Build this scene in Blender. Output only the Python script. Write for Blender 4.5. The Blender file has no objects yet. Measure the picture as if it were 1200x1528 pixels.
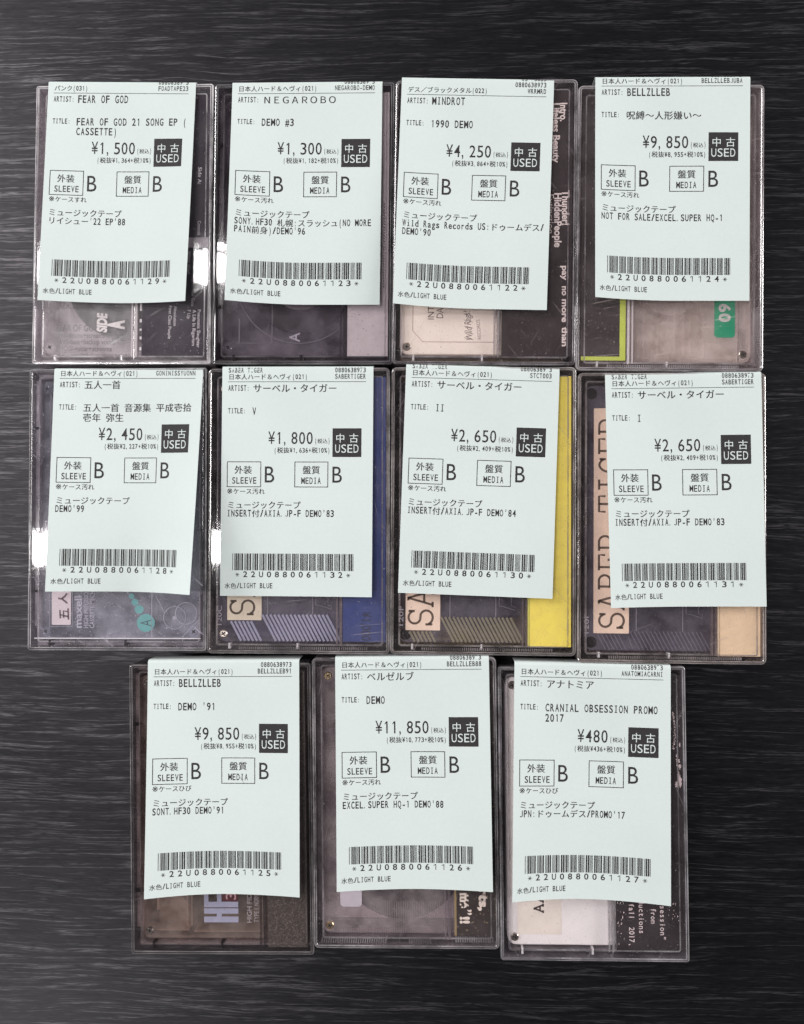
import bpy, math, random
from mathutils import Matrix

# ------------------------------------------------------------------ camera, world, lights, exposure
SC = bpy.context.scene
COL = SC.collection
MM = 0.001
R3 = ((0.99936, 0.0, 0.03587), (0.00077, 0.99977, -0.02149), (-0.03586, 0.02151, 0.99913))
cam = bpy.data.cameras.new('camera')
cam.sensor_fit = 'VERTICAL'
cam.sensor_height = 36.0
cam.sensor_width = 36.0 * 804 / 1024
cam.lens = 36.0 * 1200 / 1528
cam.clip_start = 0.01
cam.clip_end = 50
cam_ob = bpy.data.objects.new('camera', cam)
COL.objects.link(cam_ob)
cm = Matrix(R3).to_4x4()
cm.translation = (0, 0, 0.3215)
cam_ob.matrix_world = cm
SC.camera = cam_ob

SC.view_settings.view_transform = 'Standard'
SC.view_settings.look = 'None'
SC.view_settings.exposure = 0.12
SC.view_settings.gamma = 1.0
SC.view_settings.use_curve_mapping = False
SC.cycles.use_denoising = True
SC.cycles.transparent_max_bounces = 40
SC.cycles.max_bounces = 10
SC.cycles.sample_clamp_indirect = 4.0

w = bpy.data.worlds.new('World')
SC.world = w
w.use_nodes = True
nt = w.node_tree
nt.nodes.clear()
wo = nt.nodes.new('ShaderNodeOutputWorld')
bg = nt.nodes.new('ShaderNodeBackground')
tc = nt.nodes.new('ShaderNodeTexCoord')
sx = nt.nodes.new('ShaderNodeSeparateXYZ')
rp = nt.nodes.new('ShaderNodeValToRGB')
nt.links.new(tc.outputs['Generated'], sx.inputs[0])
nt.links.new(sx.outputs['Z'], rp.inputs[0])
# a room: lit walls around, a dark ceiling patch straight above where the photographer leans over the table
rp.color_ramp.elements[0].position = 0.0
rp.color_ramp.elements[0].color = (0.50, 0.50, 0.51, 1)
rp.color_ramp.elements[1].position = 0.93
rp.color_ramp.elements[1].color = (0.02, 0.02, 0.023, 1)
e = rp.color_ramp.elements.new(0.40)
e.color = (0.58, 0.58, 0.59, 1)
e = rp.color_ramp.elements.new(0.62)
e.color = (0.13, 0.13, 0.134, 1)
e = rp.color_ramp.elements.new(0.82)
e.color = (0.04, 0.04, 0.043, 1)
nt.links.new(rp.outputs[0], bg.inputs[0])
bg.inputs[1].default_value = 1.0
nt.links.new(bg.outputs[0], wo.inputs[0])


def lamp(name, loc, size, power, color=(1, 1, 1), target=(0, 0, 0)):
    d = bpy.data.lights.new(name, 'AREA')
    d.shape = 'RECTANGLE'
    d.size, d.size_y = size
    d.energy = power
    d.color = color
    o = bpy.data.objects.new(name, d)
    COL.objects.link(o)
    o.location = loc
    from mathutils import Vector
    v = Vector(target) - Vector(loc)
    o.rotation_euler = v.to_track_quat('-Z', 'Y').to_euler()
    o['kind'] = 'helper'
    return o


def tube(y, x0=-1.75, x1=-0.52, power=13.0):
    d = bpy.data.lights.new('ceiling_tube', 'AREA')
    d.shape = 'RECTANGLE'
    d.size, d.size_y = x1 - x0, 0.10
    d.energy = power
    d.color = (1.0, 0.985, 0.98)
    o = bpy.data.objects.new('ceiling_tube', d)
    COL.objects.link(o)
    o.location = ((x0 + x1) / 2, y, 2.2)


for yy in (0.83, -0.06):
    tube(yy)
tube(-1.78, -2.0, -1.02, 20.0)
lamp('window_light', (-2.5, 1.5, 1.35), (1.3, 1.0), 68, (1, 0.99, 0.985))
lamp('right_fill_light', (3.2, 0.6, 1.0), (1.2, 1.2), 98, (1, 0.99, 0.98))  # fill added on the right to keep the slips evenly bright

# ------------------------------------------------------------------ materials
def lin(c):
    def f(v):
        v /= 255.0
        return v / 12.92 if v <= 0.04045 else ((v + 0.055) / 1.055) ** 2.4
    return tuple(f(v) for v in c)


def newmat(name):
    m = bpy.data.materials.new(name)
    m.use_nodes = True
    t = m.node_tree
    t.nodes.clear()
    out = t.nodes.new('ShaderNodeOutputMaterial')
    return m, t, out


def nd(t, typ, **kw):
    n = t.nodes.new(typ)
    for k, v in kw.items():
        if k in n.inputs:
            n.inputs[k].default_value = v
        else:
            setattr(n, k, v)
    return n


def mathn(t, op, a, b=None, c=None, clamp=False):
    n = t.nodes.new('ShaderNodeMath')
    n.operation = op
    n.use_clamp = clamp
    for i, v in enumerate((a, b, c)):
        if v is None:
            continue
        if hasattr(v, 'node'):
            t.links.new(v, n.inputs[i])
        else:
            n.inputs[i].default_value = v
    return n.outputs[0]


def objco(t, scale=(1, 1, 1), rot=(0, 0, 0), loc=(0, 0, 0)):
    tcn = t.nodes.new('ShaderNodeTexCoord')
    mp = t.nodes.new('ShaderNodeMapping')
    mp.inputs['Scale'].default_value = scale
    mp.inputs['Rotation'].default_value = rot
    mp.inputs['Location'].default_value = loc
    t.links.new(tcn.outputs['Object'], mp.inputs[0])
    return mp.outputs[0]


def noise(t, co, scale, detail=2.0, rough=0.5, dist=0.0):
    n = t.nodes.new('ShaderNodeTexNoise')
    n.inputs['Scale'].default_value = scale
    n.inputs['Detail'].default_value = detail
    n.inputs['Roughness'].default_value = rough
    n.inputs['Distortion'].default_value = dist
    t.links.new(co, n.inputs['Vector'])
    return n.outputs[0]


def ramp(t, v, p0, p1, c0=(0, 0, 0, 1), c1=(1, 1, 1, 1)):
    n = t.nodes.new('ShaderNodeValToRGB')
    n.color_ramp.elements[0].position = p0
    n.color_ramp.elements[0].color = c0
    n.color_ramp.elements[1].position = p1
    n.color_ramp.elements[1].color = c1
    t.links.new(v, n.inputs[0])
    return n.outputs[0]


MATS = {}


def matte(name, rgb, rough=0.7, spec=0.25, mottle=0.06, mscale=400, metal=0.0, speck=None, bump=0.0):
    if name in MATS:
        return MATS[name]
    m, t, out = newmat(name)
    b = nd(t, 'ShaderNodeBsdfPrincipled')
    b.inputs['Roughness'].default_value = rough
    b.inputs['Specular IOR Level'].default_value = spec
    b.inputs['Metallic'].default_value = metal
    c = lin(rgb)
    co = objco(t)
    n = noise(t, co, mscale, 4, 0.6)
    lo = tuple(v * (1 - mottle) for v in c) + (1,)
    hi = tuple(min(1, v * (1 + mottle)) for v in c) + (1,)
    col = ramp(t, n, 0.3, 0.7, lo, hi)
    if speck:
        sp = noise(t, co, speck[1], 3, 0.7)
        f = ramp(t, sp, speck[2], speck[2] + 0.06)
        mx = nd(t, 'ShaderNodeMix', data_type='RGBA')
        t.links.new(f, mx.inputs[0])
        t.links.new(col, mx.inputs[6])
        mx.inputs[7].default_value = lin(speck[0]) + (1,)
        col = mx.outputs[2]
    t.links.new(col, b.inputs['Base Color'])
    if bump:
        bp = nd(t, 'ShaderNodeBump', Strength=bump, Distance=0.0002)
        t.links.new(n, bp.inputs['Height'])
        t.links.new(bp.outputs[0], b.inputs['Normal'])
    t.links.new(b.outputs[0], out.inputs[0])
    MATS[name] = m
    return m


def plastic(name, tint, haze, fac, rough=0.045, refl=1.0, wob=0.15, scratch=0.25, seed=0.0):
    """scuffed see-through plastic: tinted transparency, a little surface haze, scratches, and a Fresnel gloss"""
    if name in MATS:
        return MATS[name]
    m, t, out = newmat(name)
    co = objco(t, loc=(seed, seed * 0.7, 0))
    tr = nd(t, 'ShaderNodeBsdfTransparent')
    tr.inputs[0].default_value = tuple(tint) + (1,)
    df = nd(t, 'ShaderNodeBsdfDiffuse')
    df.inputs[0].default_value = lin(haze) + (1,)
    # scratches: two thin crossing families and dust
    fs = None
    if scratch > 0:
        def turned(ang, sc):
            mp = t.nodes.new('ShaderNodeMapping')
            mp.inputs['Scale'].default_value = sc
            mp.inputs['Location'].default_value = (seed * 5, ang, 0)
            t.links.new(objco(t, (1, 1, 1), (0, 0, ang)), mp.inputs[0])
            return mp.outputs[0]
        c1 = turned(1.1 + seed, (45, 2200, 1))
        c2 = turned(2.5 + seed * 2, (35, 2600, 1))
        s1 = ramp(t, noise(t, c1, 1.0, 1.5, 0.5, 0.1), 0.71, 0.78)
        s2 = ramp(t, noise(t, c2, 1.0, 1.5, 0.5, 0.1), 0.72, 0.79)
        d = ramp(t, noise(t, co, 1500, 1, 0.5), 0.72, 0.78)
        cl = ramp(t, noise(t, co, 75, 4, 0.65), 0.38, 0.66)
        s = mathn(t, 'MAXIMUM', mathn(t, 'MAXIMUM', s1, s2), d)
        s = mathn(t, 'MULTIPLY', s, scratch)
        fs = mathn(t, 'MULTIPLY_ADD', cl, fac * 1.3, s)
        fs = mathn(t, 'ADD', fs, fac * 0.35, clamp=True)
    mx = nd(t, 'ShaderNodeMixShader')
    if fs is not None:
        t.links.new(fs, mx.inputs[0])
    else:
        mx.inputs[0].default_value = fac
    t.links.new(tr.outputs[0], mx.inputs[1])
    t.links.new(df.outputs[0], mx.inputs[2])
    gl = nd(t, 'ShaderNodeBsdfGlossy')
    gl.inputs['Roughness'].default_value = rough
    bp = nd(t, 'ShaderNodeBump', Strength=wob * 0.5, Distance=0.0004)
    t.links.new(noise(t, co, 90, 2, 0.5), bp.inputs['Height'])
    t.links.new(bp.outputs[0], gl.inputs['Normal'])
    lw = nd(t, 'ShaderNodeLayerWeight', Blend=0.5)
    p5 = mathn(t, 'POWER', lw.outputs['Facing'], 5.0)
    fr = mathn(t, 'MULTIPLY_ADD', p5, 0.9 * refl, 0.042 * refl, clamp=True)
    m2 = nd(t, 'ShaderNodeMixShader')
    t.links.new(fr, m2.inputs[0])
    t.links.new(mx.outputs[0], m2.inputs[1])
    t.links.new(gl.outputs[0], m2.inputs[2])
    t.links.new(m2.outputs[0], out.inputs[0])
    MATS[name] = m
    return m


def wood_mat():
    m, t, out = newmat('dark_wood')
    b = nd(t, 'ShaderNodeBsdfPrincipled')
    co = objco(t)
    # long wavy distortion so that the grain wanders
    wv = noise(t, objco(t, (9, 22, 1)), 1.0, 3, 0.55)
    wv2 = noise(t, objco(t, (45, 70, 1)), 1.0, 2, 0.5)
    sxyz = nd(t, 'ShaderNodeSeparateXYZ')
    t.links.new(co, sxyz.inputs[0])
    y = mathn(t, 'MULTIPLY_ADD', wv, 0.0075, sxyz.outputs[1])
    y = mathn(t, 'MULTIPLY_ADD', wv2, 0.0011, y)
    cxyz = nd(t, 'ShaderNodeCombineXYZ')
    t.links.new(mathn(t, 'MULTIPLY', sxyz.outputs[0], 38.0), cxyz.inputs[0])
    t.links.new(mathn(t, 'MULTIPLY', y, 620.0), cxyz.inputs[1])
    g1 = noise(t, cxyz.outputs[0], 1.0, 3.0, 0.6, 0.2)
    def streak(fx, fy, off):
        cx2 = nd(t, 'ShaderNodeCombineXYZ')
        t.links.new(mathn(t, 'MULTIPLY_ADD', sxyz.outputs[0], fx, off), cx2.inputs[0])
        t.links.new(mathn(t, 'MULTIPLY', y, fy), cx2.inputs[1])
        cx2.inputs[2].default_value = off
        return noise(t, cx2.outputs[0], 1.0, 2.0, 0.5, 0.0)
    patch = ramp(t, noise(t, objco(t, (9, 20, 1), (0, 0, 0), (3.1, 1.7, 0)), 1.0, 2, 0.5), 0.3, 0.7)
    def contour(fx, fy, off, wid, det=3.0):
        cx2 = nd(t, 'ShaderNodeCombineXYZ')
        t.links.new(mathn(t, 'MULTIPLY_ADD', sxyz.outputs[0], fx, off), cx2.inputs[0])
        t.links.new(mathn(t, 'MULTIPLY', y, fy), cx2.inputs[1])
        cx2.inputs[2].default_value = off
        n_ = noise(t, cx2.outputs[0], 1.0, det, 0.55, 0.0)
        d_ = mathn(t, 'ABSOLUTE', mathn(t, 'SUBTRACT', n_, 0.5))
        return ramp(t, d_, wid * 0.25, wid, (1, 1, 1, 1), (0, 0, 0, 1))
    gA = streak(48.0, 500.0, 9.3)
    gB = streak(85.0, 2300.0, 4.7)
    lA = mathn(t, 'MULTIPLY', contour(7.0, 300.0, 1.3, 0.030), ramp(t, gA, 0.40, 0.56))
    lC = mathn(t, 'MULTIPLY', contour(11.0, 420.0, 7.9, 0.022), ramp(t, streak(60.0, 420.0, 2.2), 0.46, 0.6))
    lB = mathn(t, 'MULTIPLY', ramp(t, gB, 0.62, 0.69), 0.4)
    line = mathn(t, 'MAXIMUM', mathn(t, 'MAXIMUM', lA, mathn(t, 'MULTIPLY', lC, 0.8)), lB)
    line = mathn(t, 'MULTIPLY', line, mathn(t, 'MULTIPLY_ADD', patch, 0.45, 0.55))
    micro = streak(260.0, 3600.0, 13.1)
    line = mathn(t, 'MULTIPLY', line, ramp(t, micro, 0.30, 0.55))
    soft = ramp(t, mathn(t, 'MULTIPLY_ADD', micro, 0.5, mathn(t, 'MULTIPLY', g1, 0.5)), 0.38, 0.64)
    body = nd(t, 'ShaderNodeMix', data_type='RGBA')
    t.links.new(soft, body.inputs[0])
    body.inputs[6].default_value = (0.0011, 0.0011, 0.0019, 1)
    body.inputs[7].default_value = (0.0025, 0.0024, 0.0034, 1)
    mx = nd(t, 'ShaderNodeMix', data_type='RGBA')
    t.links.new(line, mx.inputs[0])
    t.links.new(body.outputs[2], mx.inputs[6])
    mx.inputs[7].default_value = (0.0050, 0.0047, 0.0052, 1)
    t.links.new(mx.outputs[2], b.inputs['Base Color'])
    t.links.new(mathn(t, 'MULTIPLY_ADD', line, 0.07, mathn(t, 'MULTIPLY_ADD', soft, 0.05, 0.38)), b.inputs['Roughness'])
    t.links.new(mathn(t, 'MULTIPLY_ADD', line, 1.15, mathn(t, 'MULTIPLY_ADD', soft, 0.14, 0.30)), b.inputs['Specular IOR Level'])
    b.inputs['Specular Tint'].default_value = (0.98, 0.93, 1.0, 1)
    bp = nd(t, 'ShaderNodeBump', Strength=0.3, Distance=0.00008)
    t.links.new(mathn(t, 'ADD', g1, mathn(t, 'MULTIPLY', micro, 0.5)), bp.inputs['Height'])
    t.links.new(bp.outputs[0], b.inputs['Normal'])
    t.links.new(b.outputs[0], out.inputs[0])
    return m


def paper_mat():
    m, t, out = newmat('mint_thermal_paper')
    b = nd(t, 'ShaderNodeBsdfPrincipled')
    co = objco(t)
    n = noise(t, co, 900, 5, 0.65)
    n2 = noise(t, co, 35, 2, 0.5)
    s = mathn(t, 'MULTIPLY_ADD', n2, 0.5, mathn(t, 'MULTIPLY', n, 0.5))
    c = (0.612, 0.672, 0.652)
    col = ramp(t, s, 0.3, 0.7, tuple(v * 0.955 for v in c) + (1,), tuple(v * 1.03 for v in c) + (1,))
    t.links.new(col, b.inputs['Base Color'])
    b.inputs['Roughness'].default_value = 0.6
    b.inputs['Specular IOR Level'].default_value = 0.2
    bp = nd(t, 'ShaderNodeBump', Strength=0.22, Distance=0.0009)
    cr = noise(t, co, 48, 2, 0.45, 0.6)
    t.links.new(mathn(t, 'MULTIPLY_ADD', n, 0.035, cr), bp.inputs['Height'])
    t.links.new(bp.outputs[0], b.inputs['Normal'])
    t.links.new(b.outputs[0], out.inputs[0])
    return m


PAPER = paper_mat()
INK = matte('thermal_ink', (52, 49, 50), 0.6, 0.2, 0.12, 1500)
METAL = matte('screw_steel', (190, 178, 168), 0.28, 0.5, 0.1, 2000, metal=1.0)
BRASS = matte('screw_brass', (205, 180, 140), 0.28, 0.5, 0.1, 2000, metal=1.0)
BLACKMETAL = matte('screw_black', (52, 50, 54), 0.3, 0.6, 0.1, 2000, metal=0.8)
PACK = matte('wound_tape', (32, 25, 26), 0.35, 0.4, 0.1, 300)
HOLE = matte('dark_recess', (18, 14, 16), 0.6, 0.2)
WHITE = matte('white_print', (232, 224, 224), 0.6)
HUBW = matte('white_hub', (214, 208, 206), 0.4, 0.4)


# ------------------------------------------------------------------ mesh helpers (millimetres)
class MB:
    def __init__(s):
        s.v, s.f, s.mi = [], [], []

    def add(s, vs, fs, mi=0):
        o = len(s.v)
        s.v += [tuple(p) for p in vs]
        s.f += [tuple(i + o for i in f) for f in fs]
        s.mi += [mi] * len(fs)

    def box(s, x0, x1, y0, y1, z0, z1, mi=0, ch=0.0):
        if ch <= 0:
            vs = [(x, y, z) for z in (z0, z1) for x, y in ((x0, y0), (x1, y0), (x1, y1), (x0, y1))]
            s.add(vs, [(3, 2, 1, 0), (4, 5, 6, 7), (0, 1, 5, 4), (1, 2, 6, 5), (2, 3, 7, 6), (3, 0, 4, 7)], mi)
        else:
            def lp(i, z):
                return [(x0 + i, y0 + i, z), (x1 - i, y0 + i, z), (x1 - i, y1 - i, z), (x0 + i, y1 - i, z)]
            s.loft([lp(0, z0), lp(0, z1 - ch), lp(ch, z1)], mi)

    def loft(s, loops, mi=0, cap=True):
        n = len(loops[0])
        vs = [p for l in loops for p in l]
        fs = []
        for k in range(len(loops) - 1):
            for i in range(n):
                j = (i + 1) % n
                fs.append((k * n + i, k * n + j, (k + 1) * n + j, (k + 1) * n + i))
        if cap:
            fs.append(tuple(range(n - 1, -1, -1)))
            fs.append(tuple((len(loops) - 1) * n + i for i in range(n)))
        s.add(vs, fs, mi)

    def ring(s, prof, mi=0):
        """prof: closed list of (inset, z) swept round a rounded-rectangle generator loop_fn(inset)->xy"""
        fn, pts = prof
        loops = [[(x, y, z) for x, y in fn(i)] for i, z in pts]
        n, k = len(loops[0]), len(loops)
        o = len(s.v)
        s.v += [p for l in loops for p in l]
        for a in range(k):
            b = (a + 1) % k
            for i in range(n):
                j = (i + 1) % n
                s.f.append((o + a * n + i, o + a * n + j, o + b * n + j, o + b * n + i))
                s.mi.append(mi[a] if isinstance(mi, (list, tuple)) else mi)

    def cyl(s, cx, cy, r, z0, z1, mi=0, n=28, ch=0.0):
        def lp(rr, z):
            return [(cx + rr * math.cos(2 * math.pi * i / n), cy + rr * math.sin(2 * math.pi * i / n), z) for i in range(n)]
        s.loft([lp(r, z0), lp(r, z1 - ch), lp(r - ch, z1)] if ch else [lp(r, z0), lp(r, z1)], mi)

    def tubering(s, cx, cy, r0, r1, z0, z1, mi=0, n=40):
        def lp(rr, z):
            return [(cx + rr * math.cos(2 * math.pi * i / n), cy + rr * math.sin(2 * math.pi * i / n), z) for i in range(n)]
        loops = [lp(r1, z0), lp(r1, z1), lp(r0, z1), lp(r0, z0)]
        vs = [p for l in loops for p in l]
        fs = []
        for a in range(4):
            b = (a + 1) % 4
            for i in range(n):
                j = (i + 1) % n
                fs.append((a * n + i, a * n + j, b * n + j, b * n + i))
        s.add(vs, fs, mi)

    def ribbon(s, pts, wd, z, th=0.04, mi=0, closed=False):
        """a flat stroke of width wd along pts (xy)"""
        n = len(pts)
        L, Rr = [], []
        for i in range(n):
            a = pts[max(0, i - 1)]
            b = pts[min(n - 1, i + 1)]
            if closed:
                a, b = pts[i - 1], pts[(i + 1) % n]
            dx, dy = b[0] - a[0], b[1] - a[1]
            d = math.hypot(dx, dy) or 1
            ww = wd[i] if isinstance(wd, (list, tuple)) else wd
            nx, ny = -dy / d * ww / 2, dx / d * ww / 2
            L.append((pts[i][0] + nx, pts[i][1] + ny))
            Rr.append((pts[i][0] - nx, pts[i][1] - ny))
        for i in range(n if closed else n - 1):
            j = (i + 1) % n
            q = [Rr[i], Rr[j], L[j], L[i]]
            vs = [(x, y, z) for x, y in q] + [(x, y, z + th) for x, y in q]
            s.add(vs, [(4, 5, 6, 7), (0, 1, 5, 4), (2, 3, 7, 6), (3, 0, 4, 7), (1, 2, 6, 5)], mi)

    def build(s, name, mats, parent=None, smooth=False, loc=None, rot=0):
        me = bpy.data.meshes.new(name)
        me.from_pydata([(x * MM, y * MM, z * MM) for x, y, z in s.v], [], s.f)
        if not isinstance(mats, (list, tuple)):
            mats = [mats]
        for m in mats:
            me.materials.append(m)
        if len(mats) > 1:
            me.polygons.foreach_set('material_index', s.mi)
        if smooth:
            me.polygons.foreach_set('use_smooth', [True] * len(s.f))
        me.update()
        o = bpy.data.objects.new(name, me)
        COL.objects.link(o)
        if parent:
            o.parent = parent
        if loc:
            o.location = [c * MM for c in loc]
            o.rotation_euler[2] = rot
        return o


def thing(name, label, cat, loc, rot, group):
    o = bpy.data.objects.new(name, None)
    o.empty_display_size = 0.01
    COL.objects.link(o)
    o.location = [c * MM for c in loc]
    o.rotation_euler = (0, 0, rot)
    o['label'], o['category'], o['group'] = label, cat, group
    return o


def rrect(x0, x1, y0, y1, r, n=5):
    def fn(i):
        rr = max(0.15, r - i)
        a0, a1, b0, b1 = x0 + i, x1 - i, y0 + i, y1 - i
        out = []
        for cx, cy, st in ((a1 - rr, b0 + rr, -90), (a1 - rr, b1 - rr, 0), (a0 + rr, b1 - rr, 90), (a0 + rr, b0 + rr, 180)):
            for k in range(n + 1):
                a = math.radians(st + 90 * k / n)
                out.append((cx + rr * math.cos(a), cy + rr * math.sin(a)))
        return out
    return fn


def at_z(pts, z):
    return [(x, y, z) for x, y in pts]


# ------------------------------------------------------------------ lettering
_G = {}


def outline(text, bold=0.0):
    k = (text, bold)
    if k not in _G:
        c = bpy.data.curves.new('lettering', 'FONT')
        c.body = text
        c.resolution_u = 4
        c.offset = bold
        o = bpy.data.objects.new('lettering', c)
        COL.objects.link(o)
        dg = bpy.context.evaluated_depsgraph_get()
        me = o.evaluated_get(dg).to_mesh()
        vs = [(v.co.x, v.co.y) for v in me.vertices]
        fs = [tuple(p.vertices) for p in me.polygons]
        # every face towards +z
        ff = []
        for f in fs:
            a = sum(vs[f[i]][0] * vs[f[(i + 1) % len(f)]][1] - vs[f[(i + 1) % len(f)]][0] * vs[f[i]][1] for i in range(len(f)))
            ff.append(f if a > 0 else tuple(reversed(f)))
        o.evaluated_get(dg).to_mesh_clear()
        bpy.data.objects.remove(o)
        bpy.data.curves.remove(c)
        xs = [p[0] for p in vs] or [0, 0]
        ys = [p[1] for p in vs] or [0, 0]
        _G[k] = (vs, ff, min(xs), max(xs), min(ys), max(ys))
    return _G[k]


CAP = outline('H')[5]
FITW = {'1': 0.46, '(': 0.30, ')': 0.30, '/': 0.78, '-': 0.55, '.': 0.16, ',': 0.20, "'": 0.14, ':': 0.15, '!': 0.16,
        'i': 0.5, 'l': 0.45, 'M': 0.88, 'W': 0.9, '%': 0.9, 'r': 0.55, '*': 0.6, '+': 0.62, '#': 0.85, '\u00a5': 0.86}


def mono(mb, text, x, y, H, cell, size, right=False, bold=0.0, mi=0, fit=0.76):
    """printer lettering: half-width cells for Latin, square cells for Japanese; in slip millimetres (u, v, 0)"""
    wd = sum(cell if ord(c) < 256 else size for c in text)
    if right:
        x -= wd
    for c in text:
        half = ord(c) < 256
        adv = cell if half else size
        if c == 'I' and half:
            st = H * 0.105
            cx = x + adv / 2
            hw = adv * 0.25
            for a, b, c0, c1 in ((cx - st / 2, cx + st / 2, 0, H), (cx - hw, cx + hw, 0, st), (cx - hw, cx + hw, H - st, H)):
                mb.add([(a, y + c0, 0), (b, y + c0, 0), (b, y + c1, 0), (a, y + c1, 0)], [(0, 1, 2, 3)], mi)
        elif c == '1':
            st = H * 0.11
            cx = x + adv * 0.54
            for q in ([(cx - st / 2, y), (cx + st / 2, y), (cx + st / 2, y + H), (cx - st / 2, y + H)],
                      [(cx - adv * 0.27, y + H * 0.74), (cx - st / 2, y + H * 0.86), (cx - st / 2, y + H), (cx - adv * 0.27, y + H * 0.85)]):
                mb.add([(a_, b_, 0) for a_, b_ in q], [(0, 1, 2, 3)], mi)
        elif c in 'lJ*i' and half:
            st = H * 0.115
            cx = x + adv * 0.5
            if c == 'l':
                S = [[(0, 0), (0, H)], [(-adv * 0.22, H - st / 2), (0, H - st / 2)], [(-adv * 0.25, st / 2), (adv * 0.27, st / 2)]]
            elif c == 'i':
                S = [[(0, 0), (0, H * 0.68)], [(-adv * 0.2, H * 0.68 - st / 2), (0, H * 0.68 - st / 2)], [(-adv * 0.25, st / 2), (adv * 0.27, st / 2)], [(0, H * 0.84), (0, H)]]
            elif c == 'J':
                r_ = adv * 0.26
                S = [[(r_, H), (r_, H * 0.28)] + [(r_ * math.cos(q_), H * 0.28 - (H * 0.28 - st / 2) * math.sin(q_)) for q_ in (0.5, 1.0, 1.5, 2.1, 2.7)]]
            else:
                r_ = adv * 0.26
                S = [[(-r_ * math.cos(q_), H * 0.42 - r_ * math.sin(q_)), (r_ * math.cos(q_), H * 0.42 + r_ * math.sin(q_))] for q_ in (0, 1.05, 2.1)]
            for pts in S:
                tmp = MB()
                tmp.ribbon([(cx + a_, y + b_) for a_, b_ in pts], st * (0.8 if c == '*' else 1), 0, 0.0)
                for f_ in range(len(pts) - 1):
                    q = tmp.v[f_ * 8:f_ * 8 + 4]
                    mb.add([(a_, b_, 0) for a_, b_, _ in q], [(0, 1, 2, 3)], mi)
        elif c == '\u203b':
            vs, fs, x0, x1, y0, y1 = outline(c)
            sc = 0.82 * size / (x1 - x0)
            mb.add([(x + 0.09 * size + (px - x0) * sc, y - 0.02 * size + (py - y0) * sc, 0) for px, py in vs], fs, mi)
        elif c != ' ':
            vs, fs, x0, x1, y0, y1 = outline(c, bold if half else 0.0)
            if half:
                sy = H / CAP
                tw = FITW.get(c, fit) * cell
                sx = min(tw / max(1e-6, x1 - x0), 1.6 * sy)
                tw = sx * (x1 - x0)
                ox = x + (adv - tw) / 2 - x0 * sx
                if c in '.,':
                    ox = x + 0.12 * cell - x0 * sx
                yy = y
                if c == '*':
                    yy = y - 0.22 * H
                mb.add([(ox + px * sx, yy + py * sy, 0) for px, py in vs], fs, mi)
            else:
                sz = size * 0.98
                mb.add([(x + 0.01 * size + px * sz, y + py * sz, 0) for px, py in vs], fs, mi)
                if bold:   # struck twice, a hair apart
                    mb.add([(x + 0.01 * size + px * sz + bold * 1.5 * size, y + py * sz - bold * 0.5 * size, 0.003) for px, py in vs], fs, mi)
        x += adv


def words(mb, text, x, y, capH, ang=0, length=None, bold=0.0, z=0.0, mi=0, skew=0.0):
    """a line of ordinary lettering from (x, y), turned by ang degrees"""
    vs, fs, x0, x1, y0, y1 = outline(text, bold)
    sy = capH / CAP
    sx = length / (x1 - x0) if length else sy
    ca, sa = math.cos(math.radians(ang)), math.sin(math.radians(ang))
    out = []
    for px, py in vs:
        a, b = (px - x0) * sx + skew * py * sy, py * sy
        out.append((x + a * ca - b * sa, y + a * sa + b * ca, z))
    mb.add(out, fs, mi)


def printed(name, mat, parent, fn):
    mb = MB()
    fn(mb)
    return mb.build(name, mat, parent)


# ------------------------------------------------------------------ the table
mb = MB()
mb.box(-900, 900, -700, 700, -25, 0)
tb = mb.build('table_top', wood_mat())
tb['kind'] = 'structure'
tb['label'] = 'dark black-brown wood grain table top under the cassettes'

# ------------------------------------------------------------------ cases
# x, y, turn, width, height of each cassette case, millimetres
CASES = [(-119.24, 118.10, -0.0065, 69.9, 109.1), (-49.04, 117.45, -0.0071, 69.6, 108.8),
         (20.55, 117.13, -0.0132, 69.6, 109.5), (90.27, 113.99, -0.0139, 69.9, 109.0),
         (-120.45, 7.72, 0.0035, 69.4, 108.6), (-50.46, 7.14, 0.0, 69.9, 109.1),
         (19.75, 7.08, -0.0050, 70.0, 109.1), (90.10, 4.44, -0.0067, 70.0, 109.2),
         (-79.61, -105.97, 0.0162, 69.8, 109.5), (-9.73, -102.80, 0.0112, 69.8, 108.9),
         (60.44, -105.93, 0.0087, 69.8, 109.2)]

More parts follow.
